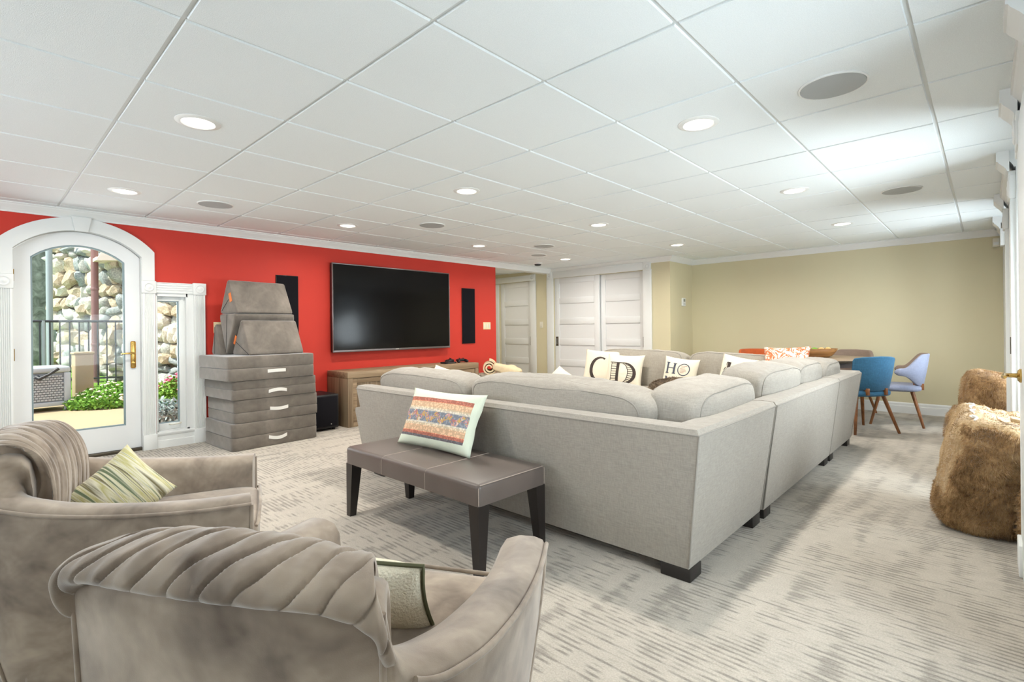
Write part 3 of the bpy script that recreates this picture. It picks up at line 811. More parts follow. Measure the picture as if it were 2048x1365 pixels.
# ---- right wall: door with lever, casings on the piers
d5 = empty('door_5', (XW, 0, 0), 0, 'white door with a brass lever at the right edge', 'door', kind=ST)
box('door_leaf', -0.034, -0.002, 2.36, 3.135, 0.01, 2.0, M['door_white'], d5, 0.004)
rz_ = 0.895
ro = lathe('lever_rose', [(0.030, -0.034), (0.030, -0.040), (0.022, -0.046), (0.011, -0.048)], M['brass'], d5, 20, (0, 3.05, rz_), 'x')
tube('lever', [(-0.046, 3.05, rz_), (-0.075, 3.05, rz_), (-0.088, 3.035, rz_), (-0.09, 2.99, rz_ - 0.004), (-0.086, 2.945, rz_)], [0.010, 0.009, 0.010, 0.008, 0.006], M['brass'], ro)
t13 = empty('trim_13', (0, 0, 0), 0, 'white fluted casing with plinth block beside the brass lever door', 'door casing', kind=ST)
fluted('fluted_casing', 3.15, 3.30, 0.14, 1.93, XW, t13, 0.032, 6, 'y', -1)
box('plinth_block', XW - 0.045, XW, 3.14, 3.315, 0, 0.14, M['white'], t13, 0.005)
rosette(XW - 0.01, 3.225, 1.98, 0.15, t13, 'x', -1)
t14 = empty('trim_14', (0, 0, 0), 0, 'white fluted casing on the pier beyond the fur bean bags', 'door casing', kind=ST)
fluted('fluted_casing', 4.48, 4.62, 0.14, 1.93, XW, t14, 0.026, 6, 'y', -1)
box('plinth_block', XW - 0.035, XW, 4.475, 4.635, 0, 0.14, M['white'], t14, 0.005)
rosette(XW, 4.55, 1.98, 0.15, t14, 'x', -1)
box('door_hinge', XW - 0.03, XW - 0.024, 4.625, 4.66, 0.92, 1.03, M['bronze'], t14)
t15 = empty('trim_15', (0, 0, 0), 0, 'white casing on the pier before the last window alcove', 'door casing', kind=ST)
fluted('fluted_casing', 5.93, 6.07, 0.14, 1.93, XW, t15, 0.022, 6, 'y', -1)
rosette(XW, 6.0, 1.98, 0.14, t15, 'x', -1)
box('plinth_block', XW - 0.03, XW, 5.92, 6.075, 0, 0.14, M['white'], t15, 0.005)

# ---- recessed lights, speakers, detector
def lamp(x, y, label, power=1.0):
    z = CEIL - 0.008
    r_ = empty('recessed_light', (x, y, z), 0, label, 'ceiling light', 'recessed ceiling lights')
    lathe('trim_ring', [(0.072, 0.0), (0.074, -0.004), (0.078, -0.008), (0.095, -0.006), (0.104, -0.002), (0.104, 0.0)], M['white'], r_, 36)
    lathe('lens', [(0.0741, -0.003), (0.07, -0.0045), (0.0, -0.0045)], M['lens'], r_, 36)
    l = bpy.data.lights.new('lamp_light', 'AREA'); l.shape = 'DISK'; l.size = 0.13; l.energy = LAMP_W * power; l.color = LAMP_C; l.spread = R(165)
    lo = bpy.data.objects.new('lamp_light', l); link(lo, r_); lo.location = (0, 0, -0.012)
    return r_
rowx = [(-4.80, 'in the row nearest the red wall'), (-2.965, 'in the middle row'), (-1.115, 'in the row above the sofa side')]
rowy = [(0.809, 'nearest the camera'), (2.661, 'second from the camera'), (4.512, 'third from the camera'), (6.36, 'farthest from the camera')]
for x, lx in rowx:
    for y, ly in rowy: lamp(x, y, 'ceiling light %s, %s' % (lx, ly), 0.35 if (x > -1.2 and y < 1) else 1.0)

lamp(-6.70, 6.50, 'unseen added ceiling light in the alcove before the pocket door', 0.4)  # unseen lamp, added to brighten the pocket door
def ceil_speaker(x, y, r_, label):
    s = empty('ceiling_speaker', (x, y, CEIL - 0.008), 0, label, 'speaker', 'round grey ceiling speakers')
    lathe('rim', [(r_, 0), (r_, -0.006), (r_ - 0.006, -0.008), (r_ - 0.008, -0.004)], M['white'], s, 40)
    lathe('grille', [(r_ - 0.007, -0.004), (r_ - 0.008, -0.007), (0, -0.0075)], M['spk'], s, 40)
for x, y, r_, l_ in ((-0.5, 2.667, 0.135, 'large grey round ceiling speaker at the upper right'), (-0.492, 5.123, 0.135, 'grey round ceiling speaker towards the cream far wall'),
                    (-4.769, 1.425, 0.135, 'pale round ceiling speaker above the stacked play cushions'), (-4.187, 3.272, 0.135, 'grey round ceiling speaker in front of the television'),
                    (-4.232, 5.146, 0.135, 'grey round ceiling speaker before the pocket door'), (-4.80, 5.708, 0.115, 'small grey round ceiling speaker nearest the smoke detector')):
    ceil_speaker(x, y, r_, l_)
sm = empty('smoke_detector', (-5.40, 6.40, CEIL - 0.008), 0, 'white smoke detector on the ceiling near the alcove', 'smoke detector')
lathe('detector_base', [(0.075, 0), (0.075, -0.012), (0.068, -0.02), (0.055, -0.022)], M['white'], sm, 28)
lathe('detector_cap', [(0.055, -0.02), (0.05, -0.042), (0.03, -0.048), (0, -0.049)], M['trimgap'], sm, 28)
ms = empty('motion_sensor', (0.085, YF, 2.05), 0, 'small white motion sensor high in the far right corner', 'sensor')
box('sensor_body', -0.03, 0.03, -0.045, 0, -0.05, 0.05, M['plate_w'], ms, 0.008)
box('sensor_lens', -0.022, 0.022, -0.048, -0.044, -0.03, 0.005, M['white'], ms, 0.002)

# ------------------------------------------------------------------ sectional sofa
SH, ZB = 0.685, 0.06
def back_run(name, st, parent, mat):
    """stations: ((outer bottom x,y),(outer top),(inner top),(inner bottom))."""
    rings = []
    for ob, ot, it, ib in st:
        def L(a, b, q): return (a[0] + (b[0] - a[0]) * q, a[1] + (b[1] - a[1]) * q)
        z = lambda q: ZB + (SH - ZB) * q
        o1 = L(ob, ot, 0.972); i1 = L(ib, it, 0.96)
        t1, t2 = L(ot, it, 0.10), L(ot, it, 0.88)
        rings.append([(*ob, ZB), (*o1, z(0.972)), (*t1, SH + 0.004), (*L(ot, it, 0.5), SH + 0.008), (*t2, SH + 0.003), (*i1, z(0.955)), (*ib, ZB)])
    return loft(name, rings, mat, parent, smooth=True, angle=38)
def piping_run(st, parent, mat):
    pts = []
    for ob, ot, it, ib in st:
        q = 0.972; pts.append((ob[0] + (ot[0] - ob[0]) * q, ob[1] + (ot[1] - ob[1]) * q, ZB + (SH - ZB) * q))
    P = []
    for i in range(len(pts) - 1):
        for k in range(6): P.append(tuple(pts[i][j] + (pts[i + 1][j] - pts[i][j]) * k / 6 for j in range(3)))
    P.append(pts[-1]); tube('piping', P, 0.0042, mat, parent, 6)
def foot(x, y, parent, sx=0.14, sy=0.12): box('foot', x - sx / 2, x + sx / 2, y - sy / 2, y + sy / 2, 0, ZB, M['foot'], parent, 0.004)
M['sofa_seam'] = plain('sofa_seam', lin(146, 141, 133), 0.9)

def corner_st(): return ((-0.955, 2.128), (-0.865, 2.04), (-1.025, 2.20), (-1.155, 2.33))
s1 = empty('sectional_sofa', (0, 0, 0), 0, 'grey linen sectional section with its long back against the leather bench', 'sofa', 'grey linen sectional sections')
st = [((-3.50, 2.128), (-3.58, 2.04), (-3.58, 2.20), (-3.50, 2.33)), corner_st(), ((-0.955, 3.075), (-0.865, 3.085), (-1.025, 3.085), (-1.155, 3.075))]
back_run('back', st, s1, M['sofa']); piping_run(st, s1, M['sofa_seam'])
tube('piping', [(-0.867, 2.043, 0.665), (-0.91, 2.084, 0.375), (-0.953, 2.126, 0.07)], 0.004, M['sofa_seam'], s1, 6)
tube('piping', [(-0.869, 3.08, 0.665), (-0.911, 3.08, 0.375), (-0.953, 3.075, 0.07)], 0.005, M['sofa_seam'], s1, 6)
rings = []
for y in (2.10, 3.1):
    rings.append([(-3.62, y + 0.04 if y < 2.5 else y, ZB), (-3.70, y, 0.475), (-3.695, y, 0.50), (-3.65, y, 0.51), (-3.56, y, 0.505), (-3.53, y, 0.47), (-3.49, y + 0.04 if y < 2.5 else y, ZB)])
loft('arm', rings, M['sofa'], s1, smooth=True, angle=50)
box('seat_base', -3.48, -1.12, 2.3, 3.07, ZB, 0.27, M['sofa'], s1, 0.01)
soft_block('seat_cushion', (1.14, 0.80, 0.19), M['sofa'], s1, (-2.87, 2.68, 0.36), e=0.2, wr=0.004, seed=1)
soft_block('seat_cushion', (1.14, 0.80, 0.19), M['sofa'], s1, (-1.72, 2.68, 0.36), e=0.2, wr=0.004, seed=2)
soft_block('back_cushion', (1.10, 0.24, 0.42), M['sofa'], s1, (-3.02, 2.335, 0.60), (R(8), 0, R(-1.5)), e=0.32, puff=0.22, wr=0.016, seed=3, nu=72, nv=36, seam=M['sofa_seam'])
soft_block('back_cushion', (1.26, 0.26, 0.43), M['sofa'], s1, (-1.83, 2.335, 0.605), (R(8), R(1), R(1)), e=0.32, puff=0.22, wr=0.016, seed=4, nu=72, nv=36, seam=M['sofa_seam'])
soft_block('back_cushion', (0.98, 0.30, 0.42), M['sofa'], s1, (-1.16, 2.80, 0.605), (R(6), 0, R(93)), e=0.34, puff=0.25, wr=0.012, seed=5, nu=72, nv=36, seam=M['sofa_seam'])
for x, y in ((-3.43, 2.20), (-1.02, 2.19), (-1.02, 3.0), (-3.5, 3.02)): foot(x, y, s1)

s2 = empty('sectional_sofa', (0, 0, 0), 0, 'grey linen sectional section in the middle of the side facing the fur bean bags', 'sofa', 'grey linen sectional sections')
st = [((-0.945, 3.105), (-0.865, 3.10), (-1.025, 3.10), (-1.155, 3.105)), ((-0.945, 4.765), (-0.865, 4.785), (-1.025, 4.785), (-1.155, 4.765))]
back_run('back', st, s2, M['sofa']); piping_run(st, s2, M['sofa_seam'])
for y in (3.105, 4.77): tube('piping', [(-0.868, y, 0.665), (-0.907, y, 0.375), (-0.944, y, 0.07)], 0.004, M['sofa_seam'], s2, 6)
box('seat_base', -1.93, -1.12, 3.11, 4.76, ZB, 0.27, M['sofa'], s2, 0.01)
soft_block('seat_cushion', (0.80, 0.82, 0.19), M['sofa'], s2, (-1.56, 3.52, 0.36), e=0.2, wr=0.004, seed=6)
soft_block('seat_cushion', (0.80, 0.82, 0.19), M['sofa'], s2, (-1.56, 4.35, 0.36), e=0.2, wr=0.004, seed=7)
soft_block('back_cushion', (0.93, 0.30, 0.44), M['sofa'], s2, (-1.17, 3.80, 0.625), (R(7), 0, R(90)), e=0.32, puff=0.22, wr=0.012, seed=8, nu=72, nv=36, seam=M['sofa_seam'])
soft_block('back_cushion', (0.66, 0.28, 0.43), M['sofa'], s2, (-1.16, 4.54, 0.625), (R(8), 0, R(89)), e=0.32, puff=0.24, wr=0.012, seed=9, nu=72, nv=36, seam=M['sofa_seam'])
for x, y in ((-1.02, 3.19), (-1.02, 4.68), (-1.85, 3.2), (-1.85, 4.67)): foot(x, y, s2)

s3 = empty('sectional_sofa', (0, 0, 0), 0, 'grey linen sectional corner section beside the blue dining chair', 'sofa', 'grey linen sectional sections')
st = [((-0.945, 4.795), (-0.865, 4.80), (-1.025, 4.80), (-1.155, 4.795)), ((-0.945, 5.665), (-0.865, 5.745), (-1.025, 5.585), (-1.155, 5.46)), ((-1.93, 5.665), (-1.93, 5.745), (-1.93, 5.585), (-1.93, 5.46))]
back_run('back', st, s3, M['sofa']); piping_run(st, s3, M['sofa_seam'])
tube('piping', [(-0.867, 5.743, 0.665), (-0.905, 5.70, 0.375), (-0.944, 5.665, 0.07)], 0.004, M['sofa_seam'], s3, 6)
box('seat_base', -1.92, -1.12, 4.80, 5.5, ZB, 0.27, M['sofa'], s3, 0.01)
soft_block('seat_cushion', (0.80, 0.70, 0.19), M['sofa'], s3, (-1.55, 5.14, 0.36), e=0.2, wr=0.004, seed=10)
soft_block('back_cushion', (0.60, 0.26, 0.42), M['sofa'], s3, (-1.13, 5.22, 0.60), (R(7), 0, R(90)), e=0.34, puff=0.22, wr=0.01, seed=11, nu=64, nv=32, seam=M['sofa_seam'])
for x, y in ((-1.02, 4.88), (-1.02, 5.58), (-1.85, 5.55)): foot(x, y, s3)

s4 = empty('sectional_sofa', (0, 0, 0), 0, 'grey linen sectional section facing the camera with the lettered pillows', 'sofa', 'grey linen sectional sections')
st = [((-1.95, 5.665), (-1.95, 5.745), (-1.95, 5.585), (-1.95, 5.46)), ((-3.40, 5.665), (-3.44, 5.745), (-3.44, 5.585), (-3.40, 5.46))]
back_run('back', st, s4, M['sofa_far']); piping_run(st, s4, M['sofa_seam'])
box('seat_base', -4.15, -1.95, 4.80, 5.5, ZB, 0.27, M['sofa_far'], s4, 0.01)
soft_block('seat_cushion', (1.10, 0.74, 0.19), M['sofa_far'], s4, (-3.6, 5.12, 0.36), e=0.2, wr=0.004, seed=12)
soft_block('seat_cushion', (1.10, 0.74, 0.19), M['sofa_far'], s4, (-2.5, 5.12, 0.36), e=0.2, wr=0.004, seed=13)
soft_block('back_cushion', (1.12, 0.26, 0.44), M['sofa_far'], s4, (-2.96, 5.42, 0.625), (R(-8), R(0.5), 0), e=0.3, puff=0.2, wr=0.014, seed=14, nu=72, nv=36, seam=M['sofa_seam'])
soft_block('back_cushion', (0.98, 0.26, 0.44), M['sofa_far'], s4, (-1.90, 5.44, 0.607), (R(-8), R(2.2), 0), e=0.3, puff=0.2, wr=0.014, seed=15, nu=72, nv=36, seam=M['sofa_seam'])
for x, y in ((-4.05, 4.9), (-4.05, 5.57), (-2.05, 5.57), (-2.05, 4.9)): foot(x, y, s4)

# ------------------------------------------------------------------ scatter pillows on the sofa
def standing(cx, y, zb, w, h, tilt, yawd=0.0, roll=0.0):
    """pillow frame facing the camera side (-y), bottom centre at cx,y,zb; tilt leans the top back to +y."""
    rx = Matrix.Translation((cx, y, zb)) @ Matrix.Rotation(R(yawd), 4, 'Z') @ Matrix.Rotation(R(90 - tilt), 4, 'X') @ Matrix.Rotation(R(roll), 4, 'Z')
    return rx @ Matrix.Translation((0, h / 2, 0))
def arcp(cx, cy, rx, ry, a0, a1, n=14): return [(cx + rx * math.cos(R(a0 + (a1 - a0) * i / n)), cy + ry * math.sin(R(a0 + (a1 - a0) * i / n))) for i in range(n + 1)]

w_, h_, t_ = 0.50, 0.46, 0.15
p = pillow('letter_pillow', standing(-3.44, 5.20, 0.40, w_, h_, 14, 4, -2), w_, h_, t_, M['cream'], 'cream pillow with a big charcoal letter C, leftmost on the far sofa side', 'pillow', 'letter pillows', seed=1)
pts = arcp(0.06, -0.08, 0.50, 0.66, 62, 300); stroke('printed_letter', [(pts, [0.10] + [0.05 + 0.15 * math.sin(math.pi * i / 14) for i in range(1, 14)] + [0.06])], (w_, h_, t_), M['ink'], p)
w_, h_, t_ = 0.47, 0.42, 0.16
p = pillow('letter_pillow', standing(-3.06, 5.10, 0.40, w_, h_, 14, 2, -1), w_, h_, t_, M['cream'], 'cream pillow with a hatched charcoal letter D', 'pillow', 'letter pillows', seed=2)
L = [([(-0.72, 0.50), (0.1, 0.50)], 0.045), ([(-0.22, 0.48), (-0.22, -0.72)], 0.17), ([(-0.62, 0.48), (-0.62, -0.72)], 0.04), ([(-0.72, -0.72), (0.1, -0.72)], 0.045)]
L += [([(-0.62, 0.40 - 0.14 * i), (-0.28, 0.40 - 0.14 * i)], 0.03) for i in range(9)]
oa = arcp(0.05, -0.11, 0.68, 0.61, 90, -90); ia = arcp(0.02, -0.11, 0.36, 0.55, 88, -88)
L += [(oa, [0.05] + [0.06 + 0.10 * math.sin(math.pi * i / 14) for i in range(1, 14)] + [0.05]), (ia, 0.035)]
L += [([ia[i], oa[i]], 0.03) for i in range(2, 13)]
stroke('printed_letter', L, (w_, h_, t_), M['ink'], p)
w_, h_, t_ = 0.40, 0.40, 0.13
p = pillow('letter_pillow', standing(-2.42, 5.13, 0.40, w_, h_, 12, -3, -5), w_, h_, t_, M['cream'], 'white pillow printed HOME with a ringed O', 'pillow', 'letter pillows', seed=3)
def slab(x, y, w, h, which):
    s = 0.05; T = 0.12; o = []
    if which == 'H':
        for q in (x, x + w):
            o += [([(q, y), (q, y + h)], T), ([(q - T * 0.9, y), (q + T * 0.9, y)], s), ([(q - T * 0.9, y + h), (q + T * 0.9, y + h)], s)]
        o += [([(x, y + h * 0.52), (x + w, y + h * 0.52)], s)]
    if which == 'M':
        for q in (x, x + w):
            o += [([(q, y), (q, y + h)], T), ([(q - T * 0.9, y), (q + T * 0.9, y)], s), ([(q - T * 0.9, y + h), (q + T * 0.5, y + h)], s)]
        o += [([(x, y + h), (x + w / 2, y + h * 0.25), (x + w, y + h)], 0.06)]
    if which == 'E':
        o += [([(x, y), (x, y + h)], T), ([(x - T, y + h), (x + w, y + h)], s), ([(x - T, y), (x + w, y)], s), ([(x, y + h * 0.52), (x + w * 0.7, y + h * 0.52)], s), ([(x + w, y + h), (x + w, y + h * 0.8)], s), ([(x + w, y), (x + w, y + h * 0.2)], s)]
    return o
stroke('printed_letter', slab(-0.66, 0.08, 0.44, 0.58, 'H'), (w_, h_, t_), M['ink_blue'], p)
stroke('printed_letter', [(arcp(0.34, 0.36, 0.33, 0.33, 0, 360, 28), 0.05)], (w_, h_, t_), M['ink_blue'], p)
stroke('printed_letter', slab(-0.66, -0.72, 0.5, 0.58, 'M'), (w_, h_, t_), M['ink_blue'], p)
stroke('printed_letter', slab(0.22, -0.72, 0.42, 0.58, 'E'), (w_, h_, t_), M['ink_blue'], p)
M['ink_red'] = plain('faded_red_ink', lin(170, 110, 100), 0.9)
stroke('printed_lines', [([(0.14 + 0.03 * (i % 2), 0.56 - 0.075 * i), (0.52 - 0.04 * ((i * 3) % 4), 0.57 - 0.075 * i)], 0.018) for i in range(6)], (w_, h_, t_), M['ink_red'], p)
w_, h_, t_ = 0.46, 0.44, 0.14
p = pillow('letter_pillow', standing(-1.80, 5.06, 0.40, w_, h_, 16, -8, -8), w_, h_, t_, M['cream'], 'cream pillow with parts of charcoal letters, half hidden by the side cushions', 'pillow', 'letter pillows', seed=4)
stroke('printed_letter', [([(-0.72, 0.22), (-0.62, 0.42), (-0.62, 0.62)], 0.04), ([(-0.50, -0.2), (-0.50, 0.62)], 0.16), ([(-0.62, 0.62), (-0.42, 0.62)], 0.05), ([(0.1, 0.02), (0.32, 0.34), (0.56, 0.02)], 0.10)], (w_, h_, t_), M['ink'], p)
pillow('throw_pillow', standing(-1.38, 5.22, 0.575, 0.40, 0.36, 16, 2, 2), 0.40, 0.36, 0.13, M['coral_pillow'], 'white pillow embroidered with orange coral branches', 'pillow', seed=5)
pillow('throw_pillow', standing(-3.98, 5.02, 0.40, 0.3, 0.2, 40, 10, -30), 0.36, 0.30, 0.12, M['cream'], 'plain white pillow tip showing at the left end of the far sofa side', 'pillow', seed=6)
pillow('throw_pillow', standing(-3.36, 2.66, 0.44, 0.40, 0.38, -16, 178, 6), 0.40, 0.36, 0.13, M['cream'], 'white pillow corner peeking over the leftmost back cushion', 'pillow', seed=7)

# ------------------------------------------------------------------ short fur as geometry
def fur_on(o, count, length, material, seed=0, comb=(0, 0, -0.6), parent=None, only=None):
    me = o.data; rr = random.Random(seed)
    tris = []; tot = 0; acc = []
    me.calc_loop_triangles()
    for lt in me.loop_triangles:
        if only is None or me.polygons[lt.polygon_index].material_index == only: tot += lt.area
        acc.append(tot)
    import bisect
    V, F = [], []
    cb = Vector(comb)
    vn = [v.normal.copy() for v in me.vertices]
    for _ in range(count):
        lt = me.loop_triangles[bisect.bisect_left(acc, rr.random() * tot)]
        a, b = rr.random(), rr.random()
        if a + b > 1: a, b = 1 - a, 1 - b
        i0, i1, i2 = lt.vertices
        p = me.vertices[i0].co * (1 - a - b) + me.vertices[i1].co * a + me.vertices[i2].co * b
        n_ = (vn[i0] * (1 - a - b) + vn[i1] * a + vn[i2] * b).normalized()
        sw = Vector((mnoise.noise(p * 9), mnoise.noise(p * 9 + Vector((5, 2, 1))), mnoise.noise(p * 9 + Vector((1, 7, 3))))) * 0.9
        d = (n_ * 0.75 + cb + sw + Vector((rr.uniform(-.35, .35), rr.uniform(-.35, .35), rr.uniform(-.35, .35)))).normalized()
        if d.dot(n_) < 0.15: d = (d + n_ * 0.4).normalized()
        L_ = length * rr.uniform(0.6, 1.2); s_ = d.cross(n_); s_ = (s_.normalized() if s_.length > 1e-3 else Vector((1, 0, 0))) * 0.0014
        k = len(V); q = p - n_ * 0.002
        V += [q - s_, q + s_, q + d * L_ * 0.6 + n_ * 0.002 + s_ * 0.6, q + d * L_]
        F += [(k, k + 1, k + 2), (k, k + 2, k + 3)]
    m2 = bpy.data.meshes.new('fur'); m2.from_pydata([tuple(v) for v in V], [], F); m2.materials.append(material)
    f = bpy.data.objects.new('fur', m2); link(f, parent or o); f['kind'] = 'stuff'
    return f

fp = soft_block('fur_pillow', (0.40, 0.17, 0.26), M['fur_grey'], None, (-2.30, 4.75, 0.465), (R(-10), R(-8), R(8)), e=0.6, puff=0.1, wr=0.01, seed=16)
tag(fp, 'grey brown faux fur pillow lying in front of the HOME pillow', 'pillow')
fur_on(fp, 9000, 0.028, M['fur_grey'], 3, (0.2, 0, -0.2))

# ------------------------------------------------------------------ leather bench and its pillow
BX0, BX1, BY0, BY1, BZ0, BZ1 = -2.84, -1.665, 1.545, 2.015, 0.318, 0.418
bn = empty('bench', ((BX0 + BX1) / 2, (BY0 + BY1) / 2, 0), 0, 'grey brown leather bench with dark tapered legs behind the sofa', 'bench')
bw, bd = (BX1 - BX0) / 2, (BY1 - BY0) / 2
xs = [-bw, -bw / 3, bw / 3, bw]
for i in range(3):
    bm = bmesh.new(); bm_box(bm, xs[i] + 0.0006, xs[i + 1] - 0.0006, -bd, bd, BZ0, BZ1)
    es = [e for e in bm.edges if all(v.co.z > BZ1 - 1e-4 for v in e.verts) and abs(e.verts[0].co.y - e.verts[1].co.y) < 1e-5]
    if i == 0: es += [e for e in bm.edges if all(v.co.x < -bw + 0.01 for v in e.verts) and (all(v.co.z > BZ1 - 1e-4 for v in e.verts) or abs(e.verts[0].co.z - e.verts[1].co.z) > 0.05)]
    if i == 2: es += [e for e in bm.edges if all(v.co.x > bw - 0.01 for v in e.verts) and (all(v.co.z > BZ1 - 1e-4 for v in e.verts) or abs(e.verts[0].co.z - e.verts[1].co.z) > 0.05)]
    bmesh.ops.bevel(bm, geom=list(set(es)), offset=0.022, segments=4, profile=0.5, affect='EDGES')
    from_bm('seat_panel', bm, M['leather'], bn, smooth=True, angle=50)
for x in (xs[1], xs[2]):
    tube('seam', [(x, -bd - 0.0005, BZ0 + 0.003), (x, -bd - 0.0005, BZ1 - 0.022), (x, -bd + 0.008, BZ1 - 0.006), (x, -bd + 0.024, BZ1 + 0.0005), (x, bd - 0.024, BZ1 + 0.0005)], 0.0022, M['thread'], bn, 6)
for s_ in (-1, 1):
    tube('seam', [(bw - 0.004, s_ * (bd - 0.004), BZ0 + 0.004), (bw - 0.004, s_ * (bd - 0.004), BZ1 - 0.016)], 0.0022, M['thread'], bn, 6)
tube('seam', [(bw - 0.003, -bd + 0.012, BZ1 - 0.006), (bw - 0.003, bd - 0.012, BZ1 - 0.006)], 0.0022, M['thread'], bn, 6)
for sx in (-1, 1):
    for sy in (-1, 1):
        cx, cy = sx * (bw - 0.036), sy * (bd - 0.036)
        rings = []
        for z, w in ((0, 0.020), (BZ0, 0.034)):
            ex, ey = sx * (bw - 0.002), sy * (bd - 0.002)
            x0, x1 = sorted((ex, ex - sx * 2 * w)); y0, y1 = sorted((ey, ey - sy * 2 * w))
            rings.append([(x0, y0, z), (x1, y0, z), (x1, y1, z), (x0, y1, z)])
        loft('leg', rings, M['espresso'], bn, smooth=False)
fr, w_, h_ = frame_from((-2.662, 1.80, 0.422), (-2.05, 1.83, 0.422), (-2.66, 1.945, 0.745))
pillow('throw_pillow', fr, 0.64, 0.36, 0.13, M['band_pillow'], 'pale mint pillow with embroidered orange and blue bands on the bench', 'pillow', seed=8, wr=0.008, n=34)

# ------------------------------------------------------------------ armchairs
def catmull(P, n):
    out = []
    for i in range(len(P) - 1):
        p0, p1, p2, p3 = P[max(i - 1, 0)], P[i], P[i + 1], P[min(i + 2, len(P) - 1)]
        for k in range(n):
            t = k / n
            out.append(tuple(0.5 * ((2 * p1[j]) + (-p0[j] + p2[j]) * t + (2 * p0[j] - 5 * p1[j] + 4 * p2[j] - p3[j]) * t * t + (-p0[j] + 3 * p1[j] - 3 * p2[j] + p3[j]) * t ** 3) for j in range(len(p1))))
    out.append(tuple(P[-1])); return out
def armchair(loc, rz, label, seed):
    ch = empty('armchair', (loc[0], loc[1], 0), rz, label, 'armchair', 'taupe velvet armchairs')
    # outer path (x, y, arm height), right tip -> back -> left tip
    half = [(0.365, 0.36, 0.555), (0.376, 0.20, 0.560), (0.374, 0.02, 0.575), (0.358, -0.14, 0.596), (0.337, -0.235, 0.614), (0.314, -0.30, 0.632), (0.288, -0.342, 0.662), (0.258, -0.364, 0.735), (0.16, -0.384, 0.75), (0.05, -0.39, 0.752)]
    P = catmull(half + [(-x, y, h) for x, y, h in half[::-1]], 6)
    def frame(i, Q):
        a, b = Q[max(i - 1, 0)], Q[min(i + 1, len(Q) - 1)]
        dx, dy = b[0] - a[0], b[1] - a[1]; L_ = math.hypot(dx, dy); return dy / L_, -dx / L_          # left-hand normal of travel
    rings = []
    for i, (x, y, h) in enumerate(P):
        nx, ny = frame(i, P)
        if nx * x + ny * (y + 0.05) < 0: nx, ny = -nx, -ny
        prof = [(-0.075, 0.035), (-0.05, 0.16), (-0.022, 0.34), (-0.004, h - 0.06), (0.0, h - 0.02), (-0.008, h - 0.002), (-0.03, h + 0.006), (-0.07, h + 0.007), (-0.105, h - 0.004), (-0.122, h - 0.03), (-0.13, h - 0.10), (-0.13, 0.20), (-0.13, 0.035)]
        rings.append([(x + nx * a, y + ny * a, z) for a, z in prof])
    loft('shell', rings, M['velvet'], ch, smooth=True, angle=70)
    for sg in (1, -1):
        rng_ = [i for i, q in enumerate(P) if q[0] * sg > 0 and q[1] > -0.335]
        pts = []
        for i in rng_:
            x, y, h = P[i]; nx, ny = frame(i, P)
            if nx * x + ny * (y + 0.05) < 0: nx, ny = -nx, -ny
            pts.append((x + nx * 0.002, y + ny * 0.002, h - 0.012))
        tube('arm_piping', pts, 0.006, M['velvet'], ch, 8)
        tube('front_piping', [(sg * 0.364, 0.361, 0.54), (sg * 0.358, 0.361, 0.46), (sg * 0.342, 0.361, 0.34), (sg * 0.314, 0.361, 0.16), (sg * 0.289, 0.361, 0.036)], 0.006, M['velvet'], ch, 8)
        tube('back_seam', [(sg * 0.266, -0.360, 0.74), (sg * 0.258, -0.345, 0.34), (sg * 0.245, -0.318, 0.16), (sg * 0.235, -0.295, 0.04)], 0.005, M['velvet'], ch, 8)
    # pleated roll wrapped over the back
    half = [(0.258, -0.350, 0.34, 0.665, -20), (0.260, -0.356, 0.60, 0.668, -34), (0.260, -0.361, 0.77, 0.682, -50), (0.25, -0.366, 0.83, 0.715, -66), (0.20, -0.378, 0.89, 0.742, -80), (0.12, -0.387, 0.965, 0.745, -86), (0.04, -0.39, 1.0, 0.745, -89)]
    Q = catmull(half + [(-q[0], q[1], q[2], q[3], -180 - q[4]) for q in half[::-1]], 26)
    # section: (offset, share of the rise, drop below the top)
    sect = [(-0.006, 0.0, 0), (0.016, 0.10, 0), (0.027, 0.34, 0), (0.022, 0.62, 0), (0.0, 0.86, 0), (-0.036, 0.975, 0), (-0.075, 1.0, 0), (-0.12, 1.0, -0.018), (-0.162, 1.0, -0.065), (-0.188, 1.0, -0.14), (-0.194, 1.0, -0.23), (-0.185, 1.0, -0.36)]
    sect = catmull(sect, 6)
    rings = []
    NP = 12
    lens = [0.0]
    for i in range(1, len(Q)): lens.append(lens[-1] + math.hypot(Q[i][0] - Q[i - 1][0], Q[i][1] - Q[i - 1][1]) + 0.0012 * abs(Q[i][4] - Q[i - 1][4]))
    for i, (x, y, k, zs, an) in enumerate(Q):
        nx, ny = math.cos(R(an)), math.sin(R(an))
        k = max(0.0, min(1.0, k)); top = 0.612 + 0.198 * k ** 0.75; kk = 0.42 + 0.58 * k
        s_ = lens[i] / lens[-1]; ring = []
        for j, (a, f, dz) in enumerate(sect):
            q = j / (len(sect) - 1)
            ph = s_ * NP + q * 2.6 + 0.22 * mnoise.noise(Vector((s_ * 9, q * 3, seed)))
            fr_ = ph % 1.0; e_ = min(fr_, 1 - fr_)
            g = -0.009 * math.exp(-(e_ / 0.05) ** 2) + 0.0025 * math.sin(math.pi * fr_) - 0.002 * fr_ + 0.005 * mnoise.noise(Vector((s_ * 26, q * 5, seed + 3)))
            z0 = zs + (top - zs) * f + dz * kk
            ca, cz = a + 0.085, (z0 - 0.70); l_ = math.hypot(ca, cz) or 1
            aa = a * (1 + 0.1 * (1 - k) if a > 0 else kk) + g * ca / l_ * k
            ring.append((x + nx * aa, y + ny * aa, z0 + g * cz / l_ * k))
        rings.append(ring)
